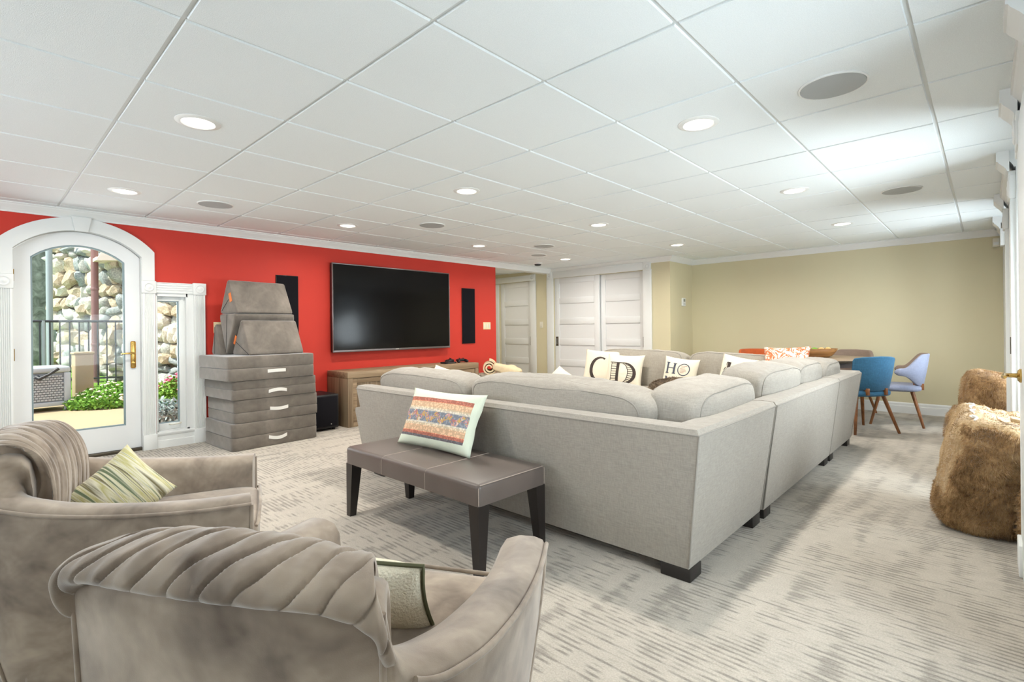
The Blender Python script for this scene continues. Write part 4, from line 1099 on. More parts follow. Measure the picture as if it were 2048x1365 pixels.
    for ends in (0, -1):
        c_ = [sum(p[j] for p in rings[ends]) / len(sect) for j in range(3)]
        r2 = [tuple(p[j] * 0.35 + c_[j] * 0.65 for j in range(3)) for p in rings[ends]]; r3 = [tuple(c_)] * len(sect)
        if ends == 0: rings = [r3, r2] + rings
        else: rings = rings + [r2, r3]
    loft('pleated_back', rings, M['velvet'], ch, closed_ring=False, caps=False, smooth=True)
    soft_block('seat_cushion', (0.53, 0.58, 0.17), M['velvet'], ch, (0, 0.09, 0.36), e=0.22, wr=0.004, seed=seed)
    tube('seat_piping', [(-0.255, 0.372, 0.43), (-0.24, 0.378, 0.436), (0, 0.384, 0.438), (0.24, 0.378, 0.436), (0.255, 0.372, 0.43)], 0.006, M['velvet'], ch, 8)
    box('seat_base', -0.27, 0.27, -0.25, 0.345, 0.04, 0.28, M['velvet'], ch, 0.012)
    lathe('swivel_base', [(0.24, 0.0), (0.24, 0.03), (0.2, 0.036), (0.05, 0.04)], M['espresso'], ch, 28)
    return ch
ARM1 = ((-2.263, 0.428), math.atan2(-0.357, 0.934))
ARM2 = ((-1.0, 0.55), math.atan2(0.5, 0.866))
armchair(*ARM1, 'taupe velvet armchair with pleated back nearest the glass door', 20)
armchair(*ARM2, 'taupe velvet armchair with pleated back seen from behind in the foreground', 27)
def on_chair(arm, x, y, z): 
    (cx, cy), a = arm; return Vector((cx + x * math.cos(a) - y * math.sin(a), cy + x * math.sin(a) + y * math.cos(a), z))
c_ = on_chair(ARM1, -0.03, -0.07, 0.535); n_ = (on_chair(ARM1, 0.85, 0.30, 0.30) - on_chair(ARM1, 0, 0, 0)).normalized()
x_ = Vector((0, 0, 1)).cross(n_).normalized(); y_ = n_.cross(x_)
x2, y2 = x_ * math.cos(R(38)) + y_ * math.sin(R(38)), -x_ * math.sin(R(38)) + y_ * math.cos(R(38))
fr = Matrix(((x2.x, y2.x, n_.x, c_.x), (x2.y, y2.y, n_.y, c_.y), (x2.z, y2.z, n_.z, c_.z), (0, 0, 0, 1)))
pillow('throw_pillow', fr, 0.25, 0.24, 0.10, M['stripe_pillow'], 'green and cream striped pillow on the armchair near the glass door', 'pillow', seed=9)
fr, w_, h_ = frame_from(on_chair(ARM2, -0.19, 0.12, 0.43), on_chair(ARM2, 0.15, 0.11, 0.43), on_chair(ARM2, -0.19, 0.06, 0.60))
pp = pillow('throw_pillow', fr, 0.34, 0.19, 0.10, M['knit'], 'ivory knit pillow with dark green edging on the foreground armchair', 'pillow', seed=10)
ed = []
for u, v in [(-1 + 2 * k / 12, -1) for k in range(12)] + [(1, -1 + 2 * k / 12) for k in range(12)] + [(1 - 2 * k / 12, 1) for k in range(12)] + [(-1, 1 - 2 * k / 12) for k in range(12)]:
    ed.append(pillow_surf(u, v, 0.34, 0.19, 0.10))
tube('edging', ed, 0.005, M['edging'], pp, 6, True)

# ------------------------------------------------------------------ television, console, audio
tv = empty('television', (XR, 3.90, 1.40), 0, 'large flat television mounted on the red wall', 'television')
tvw, tvh = 0.915, 0.545
box('mount', 0.0, 0.04, -0.3, 0.3, -0.2, 0.2, M['black'], tv)
bz = box('cabinet', 0.035, 0.085, -tvw, tvw, -tvh, tvh, M['black'], tv, 0.006)
box('screen', 0.085, 0.0865, -tvw + 0.012, tvw - 0.012, -tvh + 0.024, tvh - 0.012, M['screen'], tv)
box('bezel', 0.070, 0.089, -tvw - 0.002, -tvw + 0.012, -tvh, tvh, M['bezel'], tv, 0.002)
box('bezel', 0.070, 0.089, tvw - 0.012, tvw + 0.002, -tvh, tvh, M['bezel'], tv, 0.002)
box('bezel', 0.070, 0.089, -tvw, tvw, tvh - 0.012, tvh + 0.002, M['bezel'], tv, 0.002)
box('bezel', 0.070, 0.090, -tvw, tvw, -tvh - 0.002, -tvh + 0.024, M['bezel'], tv, 0.002)
box('maker_mark', 0.090, 0.0905, -0.025, 0.025, -tvh + 0.008, -tvh + 0.015, M['plate_w'], tv)
for y0, y1, z0, z1, l_ in ((5.125, 5.39, 0.90, 1.752, 'tall black wall speaker between the television and the alcove'), (2.352, 2.605, 0.90, 1.758, 'tall black wall speaker partly behind the stacked play cushions')):
    s_ = empty('wall_speaker', (XR, (y0 + y1) / 2, (z0 + z1) / 2), 0, l_, 'speaker', 'wall speakers beside the television')
    w, h = (y1 - y0) / 2, (z1 - z0) / 2
    box('speaker_frame', 0.0, 0.014, -w, w, -h, h, M['black'], s_, 0.003)
    box('speaker_grille', 0.012, 0.022, -w + 0.006, w - 0.006, -h + 0.006, h - 0.006, M['blackcloth'], s_, 0.004)
def plate(x, y, z, nrm, w, h, label, gangs=1, mat='plate', name='light_switch'):
    e = empty(name, (x, y, z), {'x': 0, '-y': -math.pi / 2}[nrm], label, 'switch')
    box('cover_plate', 0, 0.006, -w / 2, w / 2, -h / 2, h / 2, M[mat], e, 0.002)
    for g in range(gangs):
        c = (g - (gangs - 1) / 2) * w / gangs
        box('rocker', 0.005, 0.009, c - 0.016, c + 0.016, -0.033, 0.033, M['plate_w'], e, 0.0015)
plate(XR, 5.655, 1.172, 'x', 0.16, 0.115, 'ivory triple light switch at the end of the red wall', 3)
plate(XR, 1.755, 1.165, 'x', 0.075, 0.115, 'ivory light switch beside the narrow window, half hidden by cushions', 1)
plate(-6.075, YD, 1.19, '-y', 0.075, 0.115, 'ivory light switch on the cream strip between the doors', 1, 'plate_w')
th = empty('thermostat', (XB, 7.73, 1.515), 0, 'small white thermostat on the narrow cream wall', 'thermostat')
box('thermostat_body', 0, 0.025, -0.055, 0.055, -0.065, 0.065, M['white'], th, 0.006)
box('thermostat_screen', 0.0245, 0.027, -0.03, 0.03, 0.005, 0.048, M['lcd'], th)
for k in (-1, 0, 1): box('thermostat_button', 0.0245, 0.028, k * 0.022 - 0.007, k * 0.022 + 0.007, -0.038, -0.026, M['spk'], th)

CX0, CX1, CY0, CY1, CZ = -5.84, -5.35, 2.945, 5.0, 0.638
cs = empty('media_console', (0, 0, 0), 0, 'long weathered oak media console below the television', 'console')
box('top', CX0, CX1, CY0, CY1, CZ - 0.075, CZ, M['console'], cs, 0.006)
box('side', CX0, CX1, CY0, CY0 + 0.07, 0.0, CZ - 0.075, M['console_v'], cs, 0.005)
box('side', CX0, CX1, CY1 - 0.07, CY1, 0.0, CZ - 0.075, M['console_v'], cs, 0.005)
box('bottom_rail', CX0 + 0.02, CX1 - 0.005, CY0 + 0.07, CY1 - 0.07, 0.0, 0.06, M['console'], cs, 0.004)
box('back_panel', CX0, CX0 + 0.02, CY0 + 0.07, CY1 - 0.07, 0.06, CZ - 0.075, M['console'], cs)
n_d = 4; dw = (CY1 - CY0 - 0.14) / n_d
for k in range(n_d):
    a = CY0 + 0.07 + k * dw + 0.004; b = a + dw - 0.008
    dr = box('door_panel', CX1 - 0.045, CX1 - 0.028, a, b, 0.065, CZ - 0.08, M['console_v'], cs, 0.002)
    for (p0, p1, q0, q1) in ((a, a + 0.05, 0.065, CZ - 0.08), (b - 0.05, b, 0.065, CZ - 0.08), (a + 0.05, b - 0.05, 0.065, 0.115), (a + 0.05, b - 0.05, CZ - 0.13, CZ - 0.08)):
        box('door_frame', CX1 - 0.03, CX1 - 0.012, p0, p1, q0, q1, M['console'], dr, 0.002)
sb = empty('subwoofer', (-5.60, 2.66, 0), 0, 'black subwoofer cube on the floor beside the oak console', 'speaker')
box('cabinet', -0.21, 0.22, -0.19, 0.19, 0.025, 0.405, M['black'], sb, 0.012)
box('grille', 0.22, 0.235, -0.17, 0.17, 0.05, 0.385, M['blackcloth'], sb, 0.006)
for sx in (-1, 1):
    for sy in (-1, 1): lathe('foot', [(0.016, 0), (0.02, 0.026)], M['black'], sb, 12, (sx * 0.17, sy * 0.15, 0))
lathe('indicator', [(0.006, 0.235), (0.004, 0.238), (0, 0.239)], M['plate_w'], sb, 10, (0, 0.09, 0.075), 'x')
gc = empty('game_controller', (-5.58, 4.86, CZ), R(80), 'black game controller resting on the oak console', 'game controller')
soft_block('controller_body', (0.15, 0.075, 0.04), M['black'], gc, (0, 0, 0.036), e=0.6, nu=28, nv=14)
for s_ in (-1, 1):
    soft_block('grip', (0.045, 0.10, 0.042), M['black'], gc, (s_ * 0.062, -0.035, 0.028), (R(14), 0, R(s_ * 16)), e=0.8, nu=20, nv=12)
    lathe('thumb_stick', [(0.006, 0.05), (0.006, 0.062), (0.011, 0.064), (0.009, 0.069), (0, 0.068)], M['black'], gc, 14, (s_ * 0.032, -0.012, 0))
g2 = copy_tree(gc); g2.location = (-5.63, 4.72, CZ); g2.rotation_euler = (0, 0, R(-30)); g2['label'] = 'black game controller turned sideways, left one on the oak console'
gc['label'] = 'black game controller at the right end of the oak console'
mb = empty('media_box', (-5.55, 4.60, CZ), R(4), 'flat black media box on the oak console', 'media box')
box('case', -0.06, 0.06, -0.10, 0.10, 0.003, 0.024, M['black'], mb, 0.005)
box('front_strip', 0.059, 0.061, -0.07, 0.07, 0.009, 0.016, M['bezel'], mb)

# basket with blankets at the console's end
bk = empty('blanket_basket', (-5.40, 5.30, 0), 0, 'pale woven basket standing past the end of the oak console', 'basket')
M['basket'] = plain('pale_wicker', lin(206, 196, 178), 0.9, 0.2, var=0.2, vs=40, bs=0.8, bsc=120, bd=0.01)
lathe('basket_wall', [(0.0, 0.01), (0.20, 0.0), (0.235, 0.2), (0.25, 0.44), (0.258, 0.452), (0.245, 0.455), (0.225, 0.42), (0.19, 0.03), (0, 0.03)], M['basket'], bk, 28)
for k in range(6): tube('basket_band', [((0.21 + 0.008 * k) * math.cos(a), (0.21 + 0.008 * k) * math.sin(a), 0.05 + 0.07 * k) for a in [2 * math.pi * j / 24 for j in range(24)]], 0.008, M['basket'], bk, 6, True)
rb = empty('rolled_blanket', (-5.44, 5.30, 0.55), R(46), 'rolled cream blanket sticking out of the basket', 'blanket')
pts = []
sp_in, sp_out = [], []
for i in range(60):
    a = i / 59 * 4.5 * math.pi; r0 = 0.018 + 0.0058 * a
    sp_in.append((r0 * math.cos(a), r0 * math.sin(a))); sp_out.append(((r0 + 0.022) * math.cos(a), (r0 + 0.022) * math.sin(a)))
band('blanket_roll', sp_in, sp_out, 'y', -0.17, 0.17, M['blanket'], rb)
b2 = soft_block('folded_blanket', (0.42, 0.22, 0.13), M['blanket'], None, (-5.12, 5.36, 0.52), (0, R(14), R(20)), e=0.6, wr=0.03, seed=30)
tag(b2, 'crumpled beige blanket lying over the basket rim', 'blanket')

# ------------------------------------------------------------------ stack of play cushions
def mattress(z0, z1, split, x0, x1, y0, y1, handle_z, hy, label, rz=0.0, bow=1):
    cx, cy = (x0 + x1) / 2, (y0 + y1) / 2
    e = empty('play_cushion', (cx, cy, z0), rz, label, 'play cushion', 'folded grey play cushions')
    sx, sy = x1 - x0, y1 - y0
    for a, b, sd in ((z0, split, 1), (split, z1, 2)):
        soft_block('foam_layer', (sx, sy, b - a + 0.004), M['foam'], e, (0, 0, (a + b) / 2 - z0), e=0.085, puff=0.0, wr=0.004, seed=int(z0 * 100) + sd, nu=64, nv=20)
    w = 0.09
    H = []
    for k in range(13):
        q = k / 12; H.append((sx / 2 + 0.003 + 0.014 * math.sin(math.pi * q), hy - cy - w + 2 * w * q, handle_z - z0 + bow * 0.02 * math.sin(math.pi * q) * (1 if bow else 0)))
    bm = bmesh.new(); pv = None
    for (x, y, z) in H:
        r4 = [bm.verts.new((x, y, z - 0.016)), bm.verts.new((x, y, z + 0.016)), bm.verts.new((x - 0.003, y, z + 0.016)), bm.verts.new((x - 0.003, y, z - 0.016))]
        if pv:
            for j in range(4): bm.faces.new((pv[j], pv[(j + 1) % 4], r4[(j + 1) % 4], r4[j]))
        pv = r4
    from_bm('strap_handle', bm, M['strap'], e, smooth=True, angle=40)
    return e
mattress(0.0, 0.255, 0.125, -5.80, -5.12, 1.62, 2.465, 0.09, 2.045, 'bottom folded grey play cushion in the stack by the window', R(3.5), -0.9)
mattress(0.257, 0.475, 0.355, -5.80, -5.12, 1.645, 2.475, 0.368, 2.062, 'folded grey play cushion, second from the bottom of the stack', R(3.0), -0.4)
mattress(0.477, 0.655, 0.575, -5.80, -5.11, 1.62, 2.455, 0.535, 2.04, 'folded grey play cushion, third from the bottom of the stack', R(4.0), 0.7)
mattress(0.657, 0.888, 0.772, -5.80, -5.09, 1.575, 2.425, 0.735, 2.02, 'top folded grey play cushion carrying the wedge cushions', R(4.6), 0.15)
ZT = 0.888
def wedge(poly, y0, y1, label, tagpos=None, rz=0.0, line=None, tagside=1):
    """poly in (x,z), extruded along y."""
    cx = sum(p[0] for p in poly) / len(poly); cy = (y0 + y1) / 2; zb = min(p[1] for p in poly)
    e = empty('wedge_cushion', (cx, cy, zb), rz, label, 'play cushion', 'grey wedge play cushions')
    pr = [(p[0] - cx, p[1] - zb) for p in poly]
    # subdivided prism with soft edges
    prism('foam_body', pr, 'y', y0 - cy, y1 - cy, M['foam'], e, 0.014, True, 60)
    if tagpos:
        tx, tz, tr = tagpos
        t = box('leather_tag', -0.022, 0.022, -0.003, 0.002, -0.045, 0.045, M['orange_tag'], e, 0.001)
        t.location = (tx - cx, y0 - cy - 0.001, tz - zb); t.rotation_euler = (0, R(tr), 0)
    if line:
        tube('seam', [(a - cx, y0 - cy - 0.001, b - zb) for a, b in line], 0.003, M['trimgap'], e, 6)
    return e
# front wedge, inverted middle wedge, top wedge, back wedge
wedge([(-5.185, ZT), (-5.515, ZT), (-5.53, ZT + 0.03), (-5.37, ZT + 0.335), (-5.345, ZT + 0.345), (-5.32, ZT + 0.33), (-5.185, ZT + 0.03)], 1.80, 2.36, 'lower front grey wedge cushion with an orange tag', (-5.475, 1.04, 27), R(7), [(-5.46, 1.02), (-5.21, 0.90)])
wedge([(-5.545, ZT + 0.012), (-5.575, ZT + 0.02), (-5.70, ZT + 0.36), (-5.70, ZT + 0.40), (-5.68, ZT + 0.41), (-5.375, ZT + 0.41), (-5.36, ZT + 0.395), (-5.375, ZT + 0.355)], 1.735, 2.345, 'upside-down grey wedge cushion held between the lower wedges', None, R(6), [(-5.565, 0.92), (-5.535, 1.29)])
wedge([(-5.37, ZT + 0.412), (-5.69, ZT + 0.412), (-5.705, ZT + 0.44), (-5.57, ZT + 0.735), (-5.54, ZT + 0.75), (-5.515, ZT + 0.735), (-5.37, ZT + 0.44)], 1.745, 2.33, 'topmost grey wedge cushion with an orange tag', (-5.495, 1.46, -18), R(8), [(-5.53, 1.44), (-5.67, 1.33)])
wedge([(-5.585, ZT), (-5.81, ZT), (-5.825, ZT + 0.03), (-5.735, ZT + 0.30), (-5.72, ZT + 0.31), (-5.705, ZT + 0.30)], 1.69, 2.3, 'grey wedge cushion at the back against the red wall', None, R(2), [(-5.74, 0.90), (-5.728, 1.17)])

# ------------------------------------------------------------------ dining table, chairs, bowl
TC = Vector((-1.56, 6.97)); TR = 0.66; TZ = 0.735
dt = empty('dining_table', (TC.x, TC.y, 0), 0, 'round taupe wooden dining table before the cream far wall', 'table')
lathe('table_top', [(0, TZ - 0.035), (TR - 0.06, TZ - 0.035), (TR - 0.01, TZ - 0.012), (TR, TZ - 0.006), (TR - 0.004, TZ), (0, TZ)], M['tabletop'], dt, 64)
lathe('apron', [(TR - 0.14, TZ - 0.09), (TR - 0.12, TZ - 0.09), (TR - 0.12, TZ - 0.034), (TR - 0.14, TZ - 0.034)], M['darkwood'], dt, 48)
for k in range(4):
    a = R(45 + 90 * k); c, s_ = math.cos(a), math.sin(a)
    tube('leg', [(c * 0.12, s_ * 0.12, TZ - 0.06), (c * 0.10, s_ * 0.10, 0.38), (c * 0.42, s_ * 0.42, 0.0)], [0.03, 0.028, 0.018], M['darkwood'], dt, 10)
def dining_chair(x, y, face, mat, label, arms=True, inner=None):
    """face: direction the sitter looks (radians)."""
    e = empty('dining_chair', (x, y, 0), face - math.pi / 2, label, 'chair', 'dining chairs with splayed walnut legs')
    soft_block('seat', (0.47, 0.46, 0.085), M[mat], e, (0, 0.02, 0.415), e=0.55, nu=36, nv=16)
    # wrap-around back shell: angle t, 0 = straight back
    T_ = 92 if arms else 50
    nA = 44; rings = []
    for i in range(nA + 1):
        t = R(-T_ + 2 * T_ * i / nA); q = abs(t) / R(T_)
        sm = lambda x: max(0.0, min(1.0, x)) ** 2 * (3 - 2 * max(0.0, min(1.0, x)))
        top = 0.80 - 0.01 * q - (0.15 * sm((q - 0.38) / 0.45) if arms else 0.02 * q ** 4)
        bot = 0.445 + 0.02 * q + (0.10 * sm((q - 0.35) / 0.5) if arms else 0)
        if q > 0.90: k = 1 - ((q - 0.90) / 0.10) ** 2; mid = (top + bot) / 2; f_ = 0.25 + 0.75 * math.sqrt(max(0, k)); top = mid + (top - mid) * f_; bot = mid + (bot - mid) * f_
        ring = []
        for (dr, z) in ((0, bot), (-0.006, bot - 0.004), (-0.034, bot), (-0.040, bot + 0.012), (-0.040, (top + bot) / 2), (-0.038, top - 0.012), (-0.03, top - 0.003), (-0.018, top), (-0.006, top - 0.003), (0.0, top - 0.012), (0.004, (top + bot) / 2)):
            lean = 0.06 * (z - 0.45) / 0.35
            rr_ = 0.268 + dr + lean
            ring.append((rr_ * math.sin(t), -rr_ * math.cos(t) * (0.92 if abs(t) < math.pi / 2 else 1.4) + 0.02, z))
        rings.append(ring)
    sh = loft('backrest', rings, M[mat], e, smooth=True, angle=60)
    if inner:
        sh.data.materials.append(M[inner])
        for p in sh.data.polygons:
            c = p.center; 
            if p.normal.x * c.x + p.normal.y * (c.y - 0.02) < -0.05: p.material_index = 1
    for sx in (-1, 1):
        for sy in (-1, 1):
            tube('leg', [(sx * 0.15, 0.02 + sy * 0.14, 0.385), (sx * 0.245, 0.02 + sy * 0.235, 0.0)], [0.020, 0.0125], M['walnut'], e, 12)
    if not arms: pass
    for sx in (-1, 1): box('back_bracket', sx * 0.1 - 0.015, sx * 0.1 + 0.015, -0.225, -0.13, 0.40, 0.47, M['walnut'], e, 0.004)
    return e
def facing(x, y): return math.atan2(TC.y - y, TC.x - x)
dining_chair(-0.985, 6.46, math.atan2(0.659, -0.753), 'blue', 'bright blue upholstered dining chair nearest the sofa', False)
dining_chair(-0.74, 7.20, R(186), 'greyblue', 'pale grey blue dining chair with wrap-around arms by the far wall', True, 'taupe')
dining_chair(-1.33, 7.72, facing(-1.33, 7.72), 'taupe', 'taupe dining chair behind the wooden bowl')
dining_chair(-2.28, 7.50, facing(-2.28, 7.50), 'chair_orange', 'orange dining chair on the far side of the table')
dining_chair(-2.36, 6.55, facing(-2.36, 6.55), 'chair_green', 'pale green dining chair behind the lettered pillows')
bo = empty('dough_bowl', (-1.50, 6.96, TZ), R(43), 'long carved wooden bowl of greenery on the dining table', 'bowl')
def oval(k, z, a=0.25, b=0.115, n=36): return [(a * k * math.cos(2 * math.pi * i / n), b * k * math.sin(2 * math.pi * i / n), z) for i in range(n)]
loft('bowl_shell', [oval(0.01, 0.0), oval(0.55, 0.0), oval(0.72, 0.02), oval(0.9, 0.065), oval(1.0, 0.105), oval(0.95, 0.107), oval(0.84, 0.07), oval(0.6, 0.035), oval(0.01, 0.03)], M['bowlwood'], bo, caps=False)
M['pod'] = plain('dried_pod', lin(206, 170, 110), 0.8)
for k in range(9):
    soft_block('dried_gourd', (0.07, 0.06, 0.055), M['pod'] if k % 3 else M['leaf'], bo, (-0.16 + 0.04 * k, 0.03 * (-1) ** k, 0.085 + 0.01 * (k % 2)), (0, 0, R(40 * k)), e=0.9, nu=16, nv=10)

# ------------------------------------------------------------------ fur bean bags
def bean(loc, size, rot, label, seed, suede=False, count=26000, e=0.42):
    b = soft_block('bean_bag', size, M['fur'], None, loc, rot, e=e, puff=0.10, wr=0.030, seed=seed, nu=72, nv=48)
    tag(b, label, 'bean bag', 'fur bean bags')
    if suede:
        b.data.materials.append(M['fur_suede'])
        for p in b.data.polygons:
            c = p.center
            if p.normal.z > 0.62 or (p.normal.x < -0.70 and c.z > -0.12): p.material_index = 1
        fur_on(b, count // 3, 0.012, M['fur_suede'], seed + 50, only=1)
    fur_on(b, count, 0.026, M['fur'], seed, only=0)
    return b
b1 = bean((-0.03, 3.86, 0.315), (0.33, 0.58, 0.62), (R(4), R(10), R(3)), 'large brown fur bean bag with a beige suede top and zipper', 41, True, e=0.36, count=34000)
# suede cap and zipper of the large bag
cap = []
bpy.context.view_layer.update()
# zipper: wavy cord along the top edge
zl = [(-0.09 + 0.012 * math.sin(k * 1.9), -0.29 + 0.022 * k + 0.004 * math.sin(k * 2.3), 0.315 + 0.012 * math.sin(k * 0.8)) for k in range(20)]
tube('zipper', zl, 0.005, M['strap'], b1, 6)
box('care_label', 0.05, 0.10, -0.20, -0.15, 0.325, 0.345, M['fur_suede'], b1, 0.004)
bean((-0.02, 6.45, 0.16), (0.50, 0.62, 0.34), (0, R(3), R(-6)), 'flattened brown fur bean bag under another by the far right corner', 43, count=14000)
bean((0.03, 6.42, 0.455), (0.40, 0.55, 0.40), (0, R(10), R(8)), 'upper brown fur bean bag leaning on the right wall, farthest back', 44, count=14000)
bean((0.26, 3.80, 0.23), (0.34, 0.52, 0.48), (0, R(4), 0), 'brown fur bean bag tucked in the alcove behind the door casing', 45, count=16000)

# ------------------------------------------------------------------ outdoors behind the glass door
GZ = 0.0
tag(box('ground_patio', -10.6, XR - 0.16, -4, 7, -0.08, -0.005, M['patio']), 'smooth sand coloured patio outside the door', 'patio', kind=ST)
bm = bmesh.new()
gx = [-10.6, -11.3, -12.2, -14, -24]; gzv = [-0.005, 0.16, 0.32, 0.40, 0.6]
V = [[bm.verts.new((x, y, z)) for y in (-6, 0, 3, 9)] for x, z in zip(gx, gzv)]
for i in range(4):
    for j in range(3): bm.faces.new((V[i][j], V[i][j + 1], V[i + 1][j + 1], V[i + 1][j]))
tag(from_bm('ground_bank', bm, M['lawn'], smooth=True), 'rising green lawn behind the iron railing', 'lawn', kind=ST)

# stone wall, stones as parts
W0, W1 = Vector((-13.6, 1.17)), Vector((-9.6, 3.05))
wd = (W1 - W0).normalized(); wn_ = Vector((wd.y, -wd.x))            # towards the house
if wn_.x < 0: wn_ = -wn_
swl = (W1 - W0).length
def wp(s, o, z): q = W0 + wd * s + wn_ * o; return (q.x, q.y, z)
bm = bmesh.new()
q = [bm.verts.new(wp(*p)) for p in ((0, -0.5, -0.2), (swl, -0.5, -0.2), (swl, 0, -0.2), (0, 0, -0.2), (0, -0.5, 5.0), (swl, -0.5, 5.0), (swl, 0, 5.0), (0, 0, 5.0))]
for f in ((0, 1, 2, 3), (4, 7, 6, 5), (0, 4, 5, 1), (1, 5, 6, 2), (2, 6, 7, 3), (3, 7, 4, 0)): bm.faces.new([q[i] for i in f])
sw = from_bm('wall_stone', bm, M['mortar']); tag(sw, 'sunlit fieldstone house wall seen through the glass door', 'stone wall', kind=ST)
stone_meshes = []
for k in range(8):
    bm = bmesh.new(); bmesh.ops.create_icosphere(bm, subdivisions=2, radius=1.0)
    for v in bm.verts:
        n_ = mnoise.noise(v.co * 1.3 + Vector((k * 5, 0, 0))); c_ = v.co
        v.co = Vector((spow(c_.x, 0.75), spow(c_.y, 0.75), spow(c_.z, 0.75))) * (1 + 0.42 * n_)
    me = bpy.data.meshes.new('stone'); bm.to_mesh(me); bm.free(); me.materials.append(M['st%d' % (k % 4 + 1)])
    for p_ in me.polygons: p_.use_smooth = k % 2 == 0
    stone_meshes.append(me)
srng = random.Random(3)
z = 0.12; nst = 0
ang = math.atan2(wd.y, wd.x)
while z < 3.4:
    h = srng.choice((0.13, 0.17, 0.2, 0.24, 0.3)); s = srng.uniform(-0.08, 0.1)
    while s < swl - 0.05:
        w = srng.uniform(0.13, 0.40)
        if nst < 298:
            o = bpy.data.objects.new('stone', srng.choice(stone_meshes)); link(o, sw); nst += 1
            o.location = wp(s + w / 2, srng.uniform(-0.02, 0.12), z + h / 2 + srng.uniform(-0.05, 0.05))
            o.rotation_euler = (srng.uniform(-.4, .4), srng.uniform(-.45, .45), ang + srng.uniform(-.4, .4))
            o.scale = (w * 0.54, 0.14, h * srng.uniform(0.5, 0.68))
        s += w * 0.98
    z += h * 0.94
# downspout, conduit, eave
dsp = empty('downspout', (-11.75, 1.53, 0), 0, 'brown metal downspout in front of the stone wall', 'downspout')
tube('pipe', [(0, 0, 0.2), (0, 0, 2.72)], 0.055, M['pipe_brown'], dsp, 14)
tube('pipe_elbow', [(0, 0, 0.24), (0.03, 0, 0.16), (0.14, 0.02, 0.12)], 0.058, M['pipe_brown'], dsp, 14)
for z_ in (0.9, 1.9): lathe('pipe_bracket', [(0.06, z_), (0.064, z_ + 0.005), (0.064, z_ + 0.035), (0.06, z_ + 0.04)], M['pipe_brown'], dsp, 14)
cnd = empty('conduit', (-12.75, 1.0, 0), 0, 'pale grey pipe running up the left edge of the stone wall', 'pipe')
tube('pipe', [(0, 0, 0.45), (0, 0, 3.6)], 0.05, M['pipe_grey'], cnd, 12)
tube('pipe_elbow', [(0, 0, 0.5), (0, -0.05, 0.38), (0.03, -0.22, 0.33)], 0.052, M['pipe_brown'], cnd, 12)
ev = empty('roof_eave', (-11.9, 0, 0), 0, 'white roof eave jutting out above the brown downspout', 'eave')
for k in range(6): prism('soffit_board', [(1.50 + 0.115 * k, 2.40 + 0.012 * k), (1.608 + 0.115 * k, 2.411 + 0.012 * k), (1.608 + 0.115 * k, 2.47 + 0.012 * k), (1.50 + 0.115 * k, 2.46 + 0.012 * k)], 'x', -0.1, 0.55, M['eave'], ev, 0.003)
prism('fascia', [(1.49, 2.39), (2.22, 2.46), (2.22, 2.80), (1.66, 2.74)], 'x', 0.55, 0.59, M['eave'], ev, 0.004)
# railing
rl = empty('iron_railing', (-11.45, 0, 0), 0, 'black iron railing along the garden bank', 'railing')
tube('top_rail', [(0, -0.2, 1.33), (0, 3.0, 1.33)], 0.022, M['iron'], rl, 8)
tube('bottom_rail', [(0, -0.2, 0.36), (0, 3.0, 0.30)], 0.014, M['iron'], rl, 8)
bme = None
for k in range(25):
    y = -0.1 + 0.125 * k
    big = k in (8,)
    if bme is None:
        o = tube('baluster', [(0, 0, 0.20), (0, 0, 1.33)], 0.011, M['iron'], rl, 6); bme = o.data
    else: o = mobj('baluster', bme, None, rl)
    o.location = (0, y, 0)
tube('post', [(0, 0.82, 0.1), (0, 0.82, 1.34)], 0.028, M['pipe_grey'], rl, 8)
# pillar
pl = empty('placeholder', (-10.75, 1.235, 0.0), 0.1, 'made-up plain beige pillar before the railing', 'placeholder')  # made-up post filling in for a blurred-out patch
box('placeholder_shaft', -0.10, 0.10, -0.12, 0.12, 0, 0.78, M['patio'], pl, 0.015)
box('placeholder_cap', -0.115, 0.115, -0.135, 0.135, 0.78, 0.82, M['patio'], pl, 0.012)
# deck box
db = empty('deck_box', (-10.15, 0.45, 0), R(4), 'blue grey resin wicker deck box with a black handle on it', 'storage box')
M['resin_shade'] = plain('shaded_resin', lin(132, 142, 150), 0.6)  # darker resin copy, shade behind the woven strips put into its colour
box('box_body', -0.28, 0.28, -0.5, 0.5, 0.07, 0.55, M['resin_shade'], db, 0.012)
box('box_lid', -0.31, 0.31, -0.53, 0.53, 0.55, 0.64, M['resin'], db, 0.03, 3)
for sy in (-1, 1): box('box_corner', 0.26, 0.305, sy * 0.5 - 0.045, sy * 0.5 + 0.03, 0.0, 0.55, M['resin'], db, 0.01)
box('base_rail', 0.27, 0.305, -0.46, 0.46, 0.07, 0.13, M['resin'], db, 0.006)
bm = bmesh.new()
for r_ in range(11):
    for c_ in range(22):
        y = -0.44 + 0.04 * c_ + (0.02 if r_ % 2 else 0); zz = 0.15 + 0.034 * r_
        bm_box(bm, 0.28, 0.294, y, y + 0.032, zz, zz + 0.022)
wv = from_bm('woven_strips', bm, M['resin'], db); wv['kind'] = 'stuff'
hd = tube('lid_handle', [(0.33, 0.16, 0.50), (0.38, 0.18, 0.48), (0.40, 0.28, 0.54), (0.40, 0.38, 0.62)], [0.034, 0.024, 0.018, 0.024], M['handle'], db, 10)

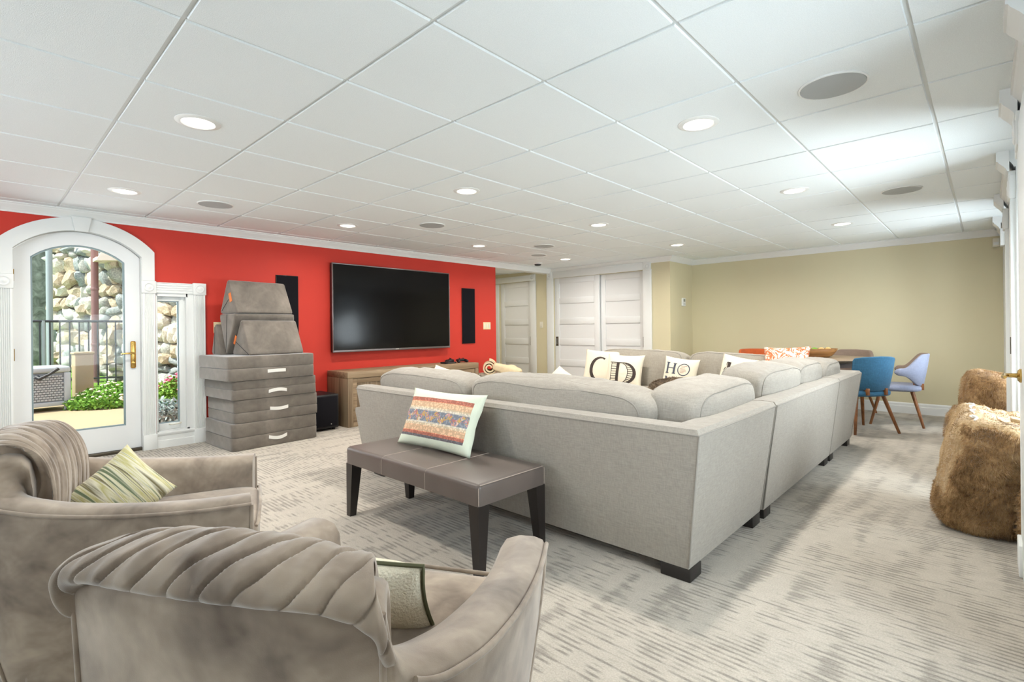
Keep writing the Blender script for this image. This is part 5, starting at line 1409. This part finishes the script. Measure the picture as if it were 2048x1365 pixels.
def foliage(name, centre, spread, count, size, mat, label, cat, seed, up=0.5, mats2=None):
    rr = random.Random(seed); V, F = [], []
    for _ in range(count):
        a, rad = rr.uniform(0, 2 * math.pi), math.sqrt(rr.random())
        hz = rr.random()
        p = Vector((centre[0] + spread[0] * rad * math.cos(a), centre[1] + spread[1] * rad * math.sin(a), centre[2] + spread[2] * hz * (1 - 0.7 * rad * rad)))
        d = Vector((rr.gauss(0, 1), rr.gauss(0, 1), rr.gauss(up, 0.6))).normalized(); s_ = d.cross(Vector((rr.gauss(0, 1), rr.gauss(0, 1), rr.gauss(0, 1)))).normalized()
        L_ = size * rr.uniform(0.6, 1.3); k = len(V)
        V += [p, p + d * L_ * 0.5 + s_ * L_ * 0.28, p + d * L_, p + d * L_ * 0.5 - s_ * L_ * 0.28]; F.append((k, k + 1, k + 2, k + 3))
    me = bpy.data.meshes.new(name); me.from_pydata([tuple(v) for v in V], [], F); me.materials.append(mat)
    o = mobj(name, me, None); return tag(o, label, cat, kind='stuff')
foliage('flower_bed_leaves', (-9.85, 1.55, 0.0), (0.42, 0.62, 0.34), 5200, 0.055, M['leaf'], 'low green flower bed in the door view', 'foliage', 5)
def blossoms(name, centre, spread, count, size, mat, label, seed):
    rr = random.Random(seed); bm = bmesh.new()
    for _ in range(count):
        a, rad = rr.uniform(0, 2 * math.pi), math.sqrt(rr.random())
        p = Vector((centre[0] + spread[0] * rad * math.cos(a), centre[1] + spread[1] * rad * math.sin(a), centre[2] + spread[2] * (1 - 0.7 * rad * rad) * rr.uniform(0.75, 1.12)))
        bmesh.ops.create_icosphere(bm, subdivisions=1, radius=size * rr.uniform(0.7, 1.3), matrix=Matrix.Translation(p) @ Matrix.Diagonal((1, 1, 0.6, 1)))
    o = from_bm(name, bm, mat, smooth=True); return tag(o, label, 'flowers', kind='stuff')
blossoms('ivory_blossoms', (-9.85, 1.55, 0.02), (0.42, 0.62, 0.34), 110, 0.022, M['petal'], 'small ivory blossoms over the low flower bed', 6)
foliage('garden_plants', (-7.45, 1.66, 0.0), (0.22, 0.34, 0.30), 2200, 0.06, M['leaf_blue'], 'silvery blue leaves at the foot of the side window', 'foliage', 8)
foliage('garden_plants', (-7.85, 1.88, 0.1), (0.24, 0.36, 0.45), 2200, 0.06, M['leaf'], 'light green leaves in the side window view', 'foliage', 9)
blossoms('pink_blossoms', (-7.8, 1.84, 0.1), (0.22, 0.3, 0.46), 40, 0.026, M['petal_pink'], 'pink blossoms in the side window view', 10)
foliage('bank_plants', (-12.3, 0.75, 0.28), (0.5, 0.75, 0.22), 3500, 0.07, M['leaf'], 'green plants along the foot of the railing', 'foliage', 12)
# tree with trunk and foliage
tr = empty('tree', (-15.6, 1.0, 0.3), 0, 'big grey barked tree at the left of the door view', 'tree')
rings = []
for k in range(15):
    zz = 0.45 * k; r_ = 0.30 - 0.006 * k + (0.22 * math.exp(-k * 0.9))
    rings.append([((r_ + 0.05 * mnoise.noise(Vector((math.cos(a) * 3, math.sin(a) * 3, zz * 0.6)))) * math.cos(a), (r_ + 0.05 * mnoise.noise(Vector((math.cos(a) * 3 + 7, math.sin(a) * 3, zz * 0.6)))) * math.sin(a), zz) for a in [2 * math.pi * j / 28 for j in range(28)]])
loft('trunk', rings, M['bark'], tr)
f_ = foliage('foliage', (-2.6, -0.6, 2.4), (1.6, 3.2, 4.5), 5000, 0.26, M['leaf_dark'], None, None, 15, 0.0); f_.parent = tr
foliage('hedge', (-22, 1.4, 0.3), (1.2, 4.5, 6.0), 9000, 0.32, M['leaf_dark'], 'dense green trees far behind the stone wall', 'trees', 16, 0.1)
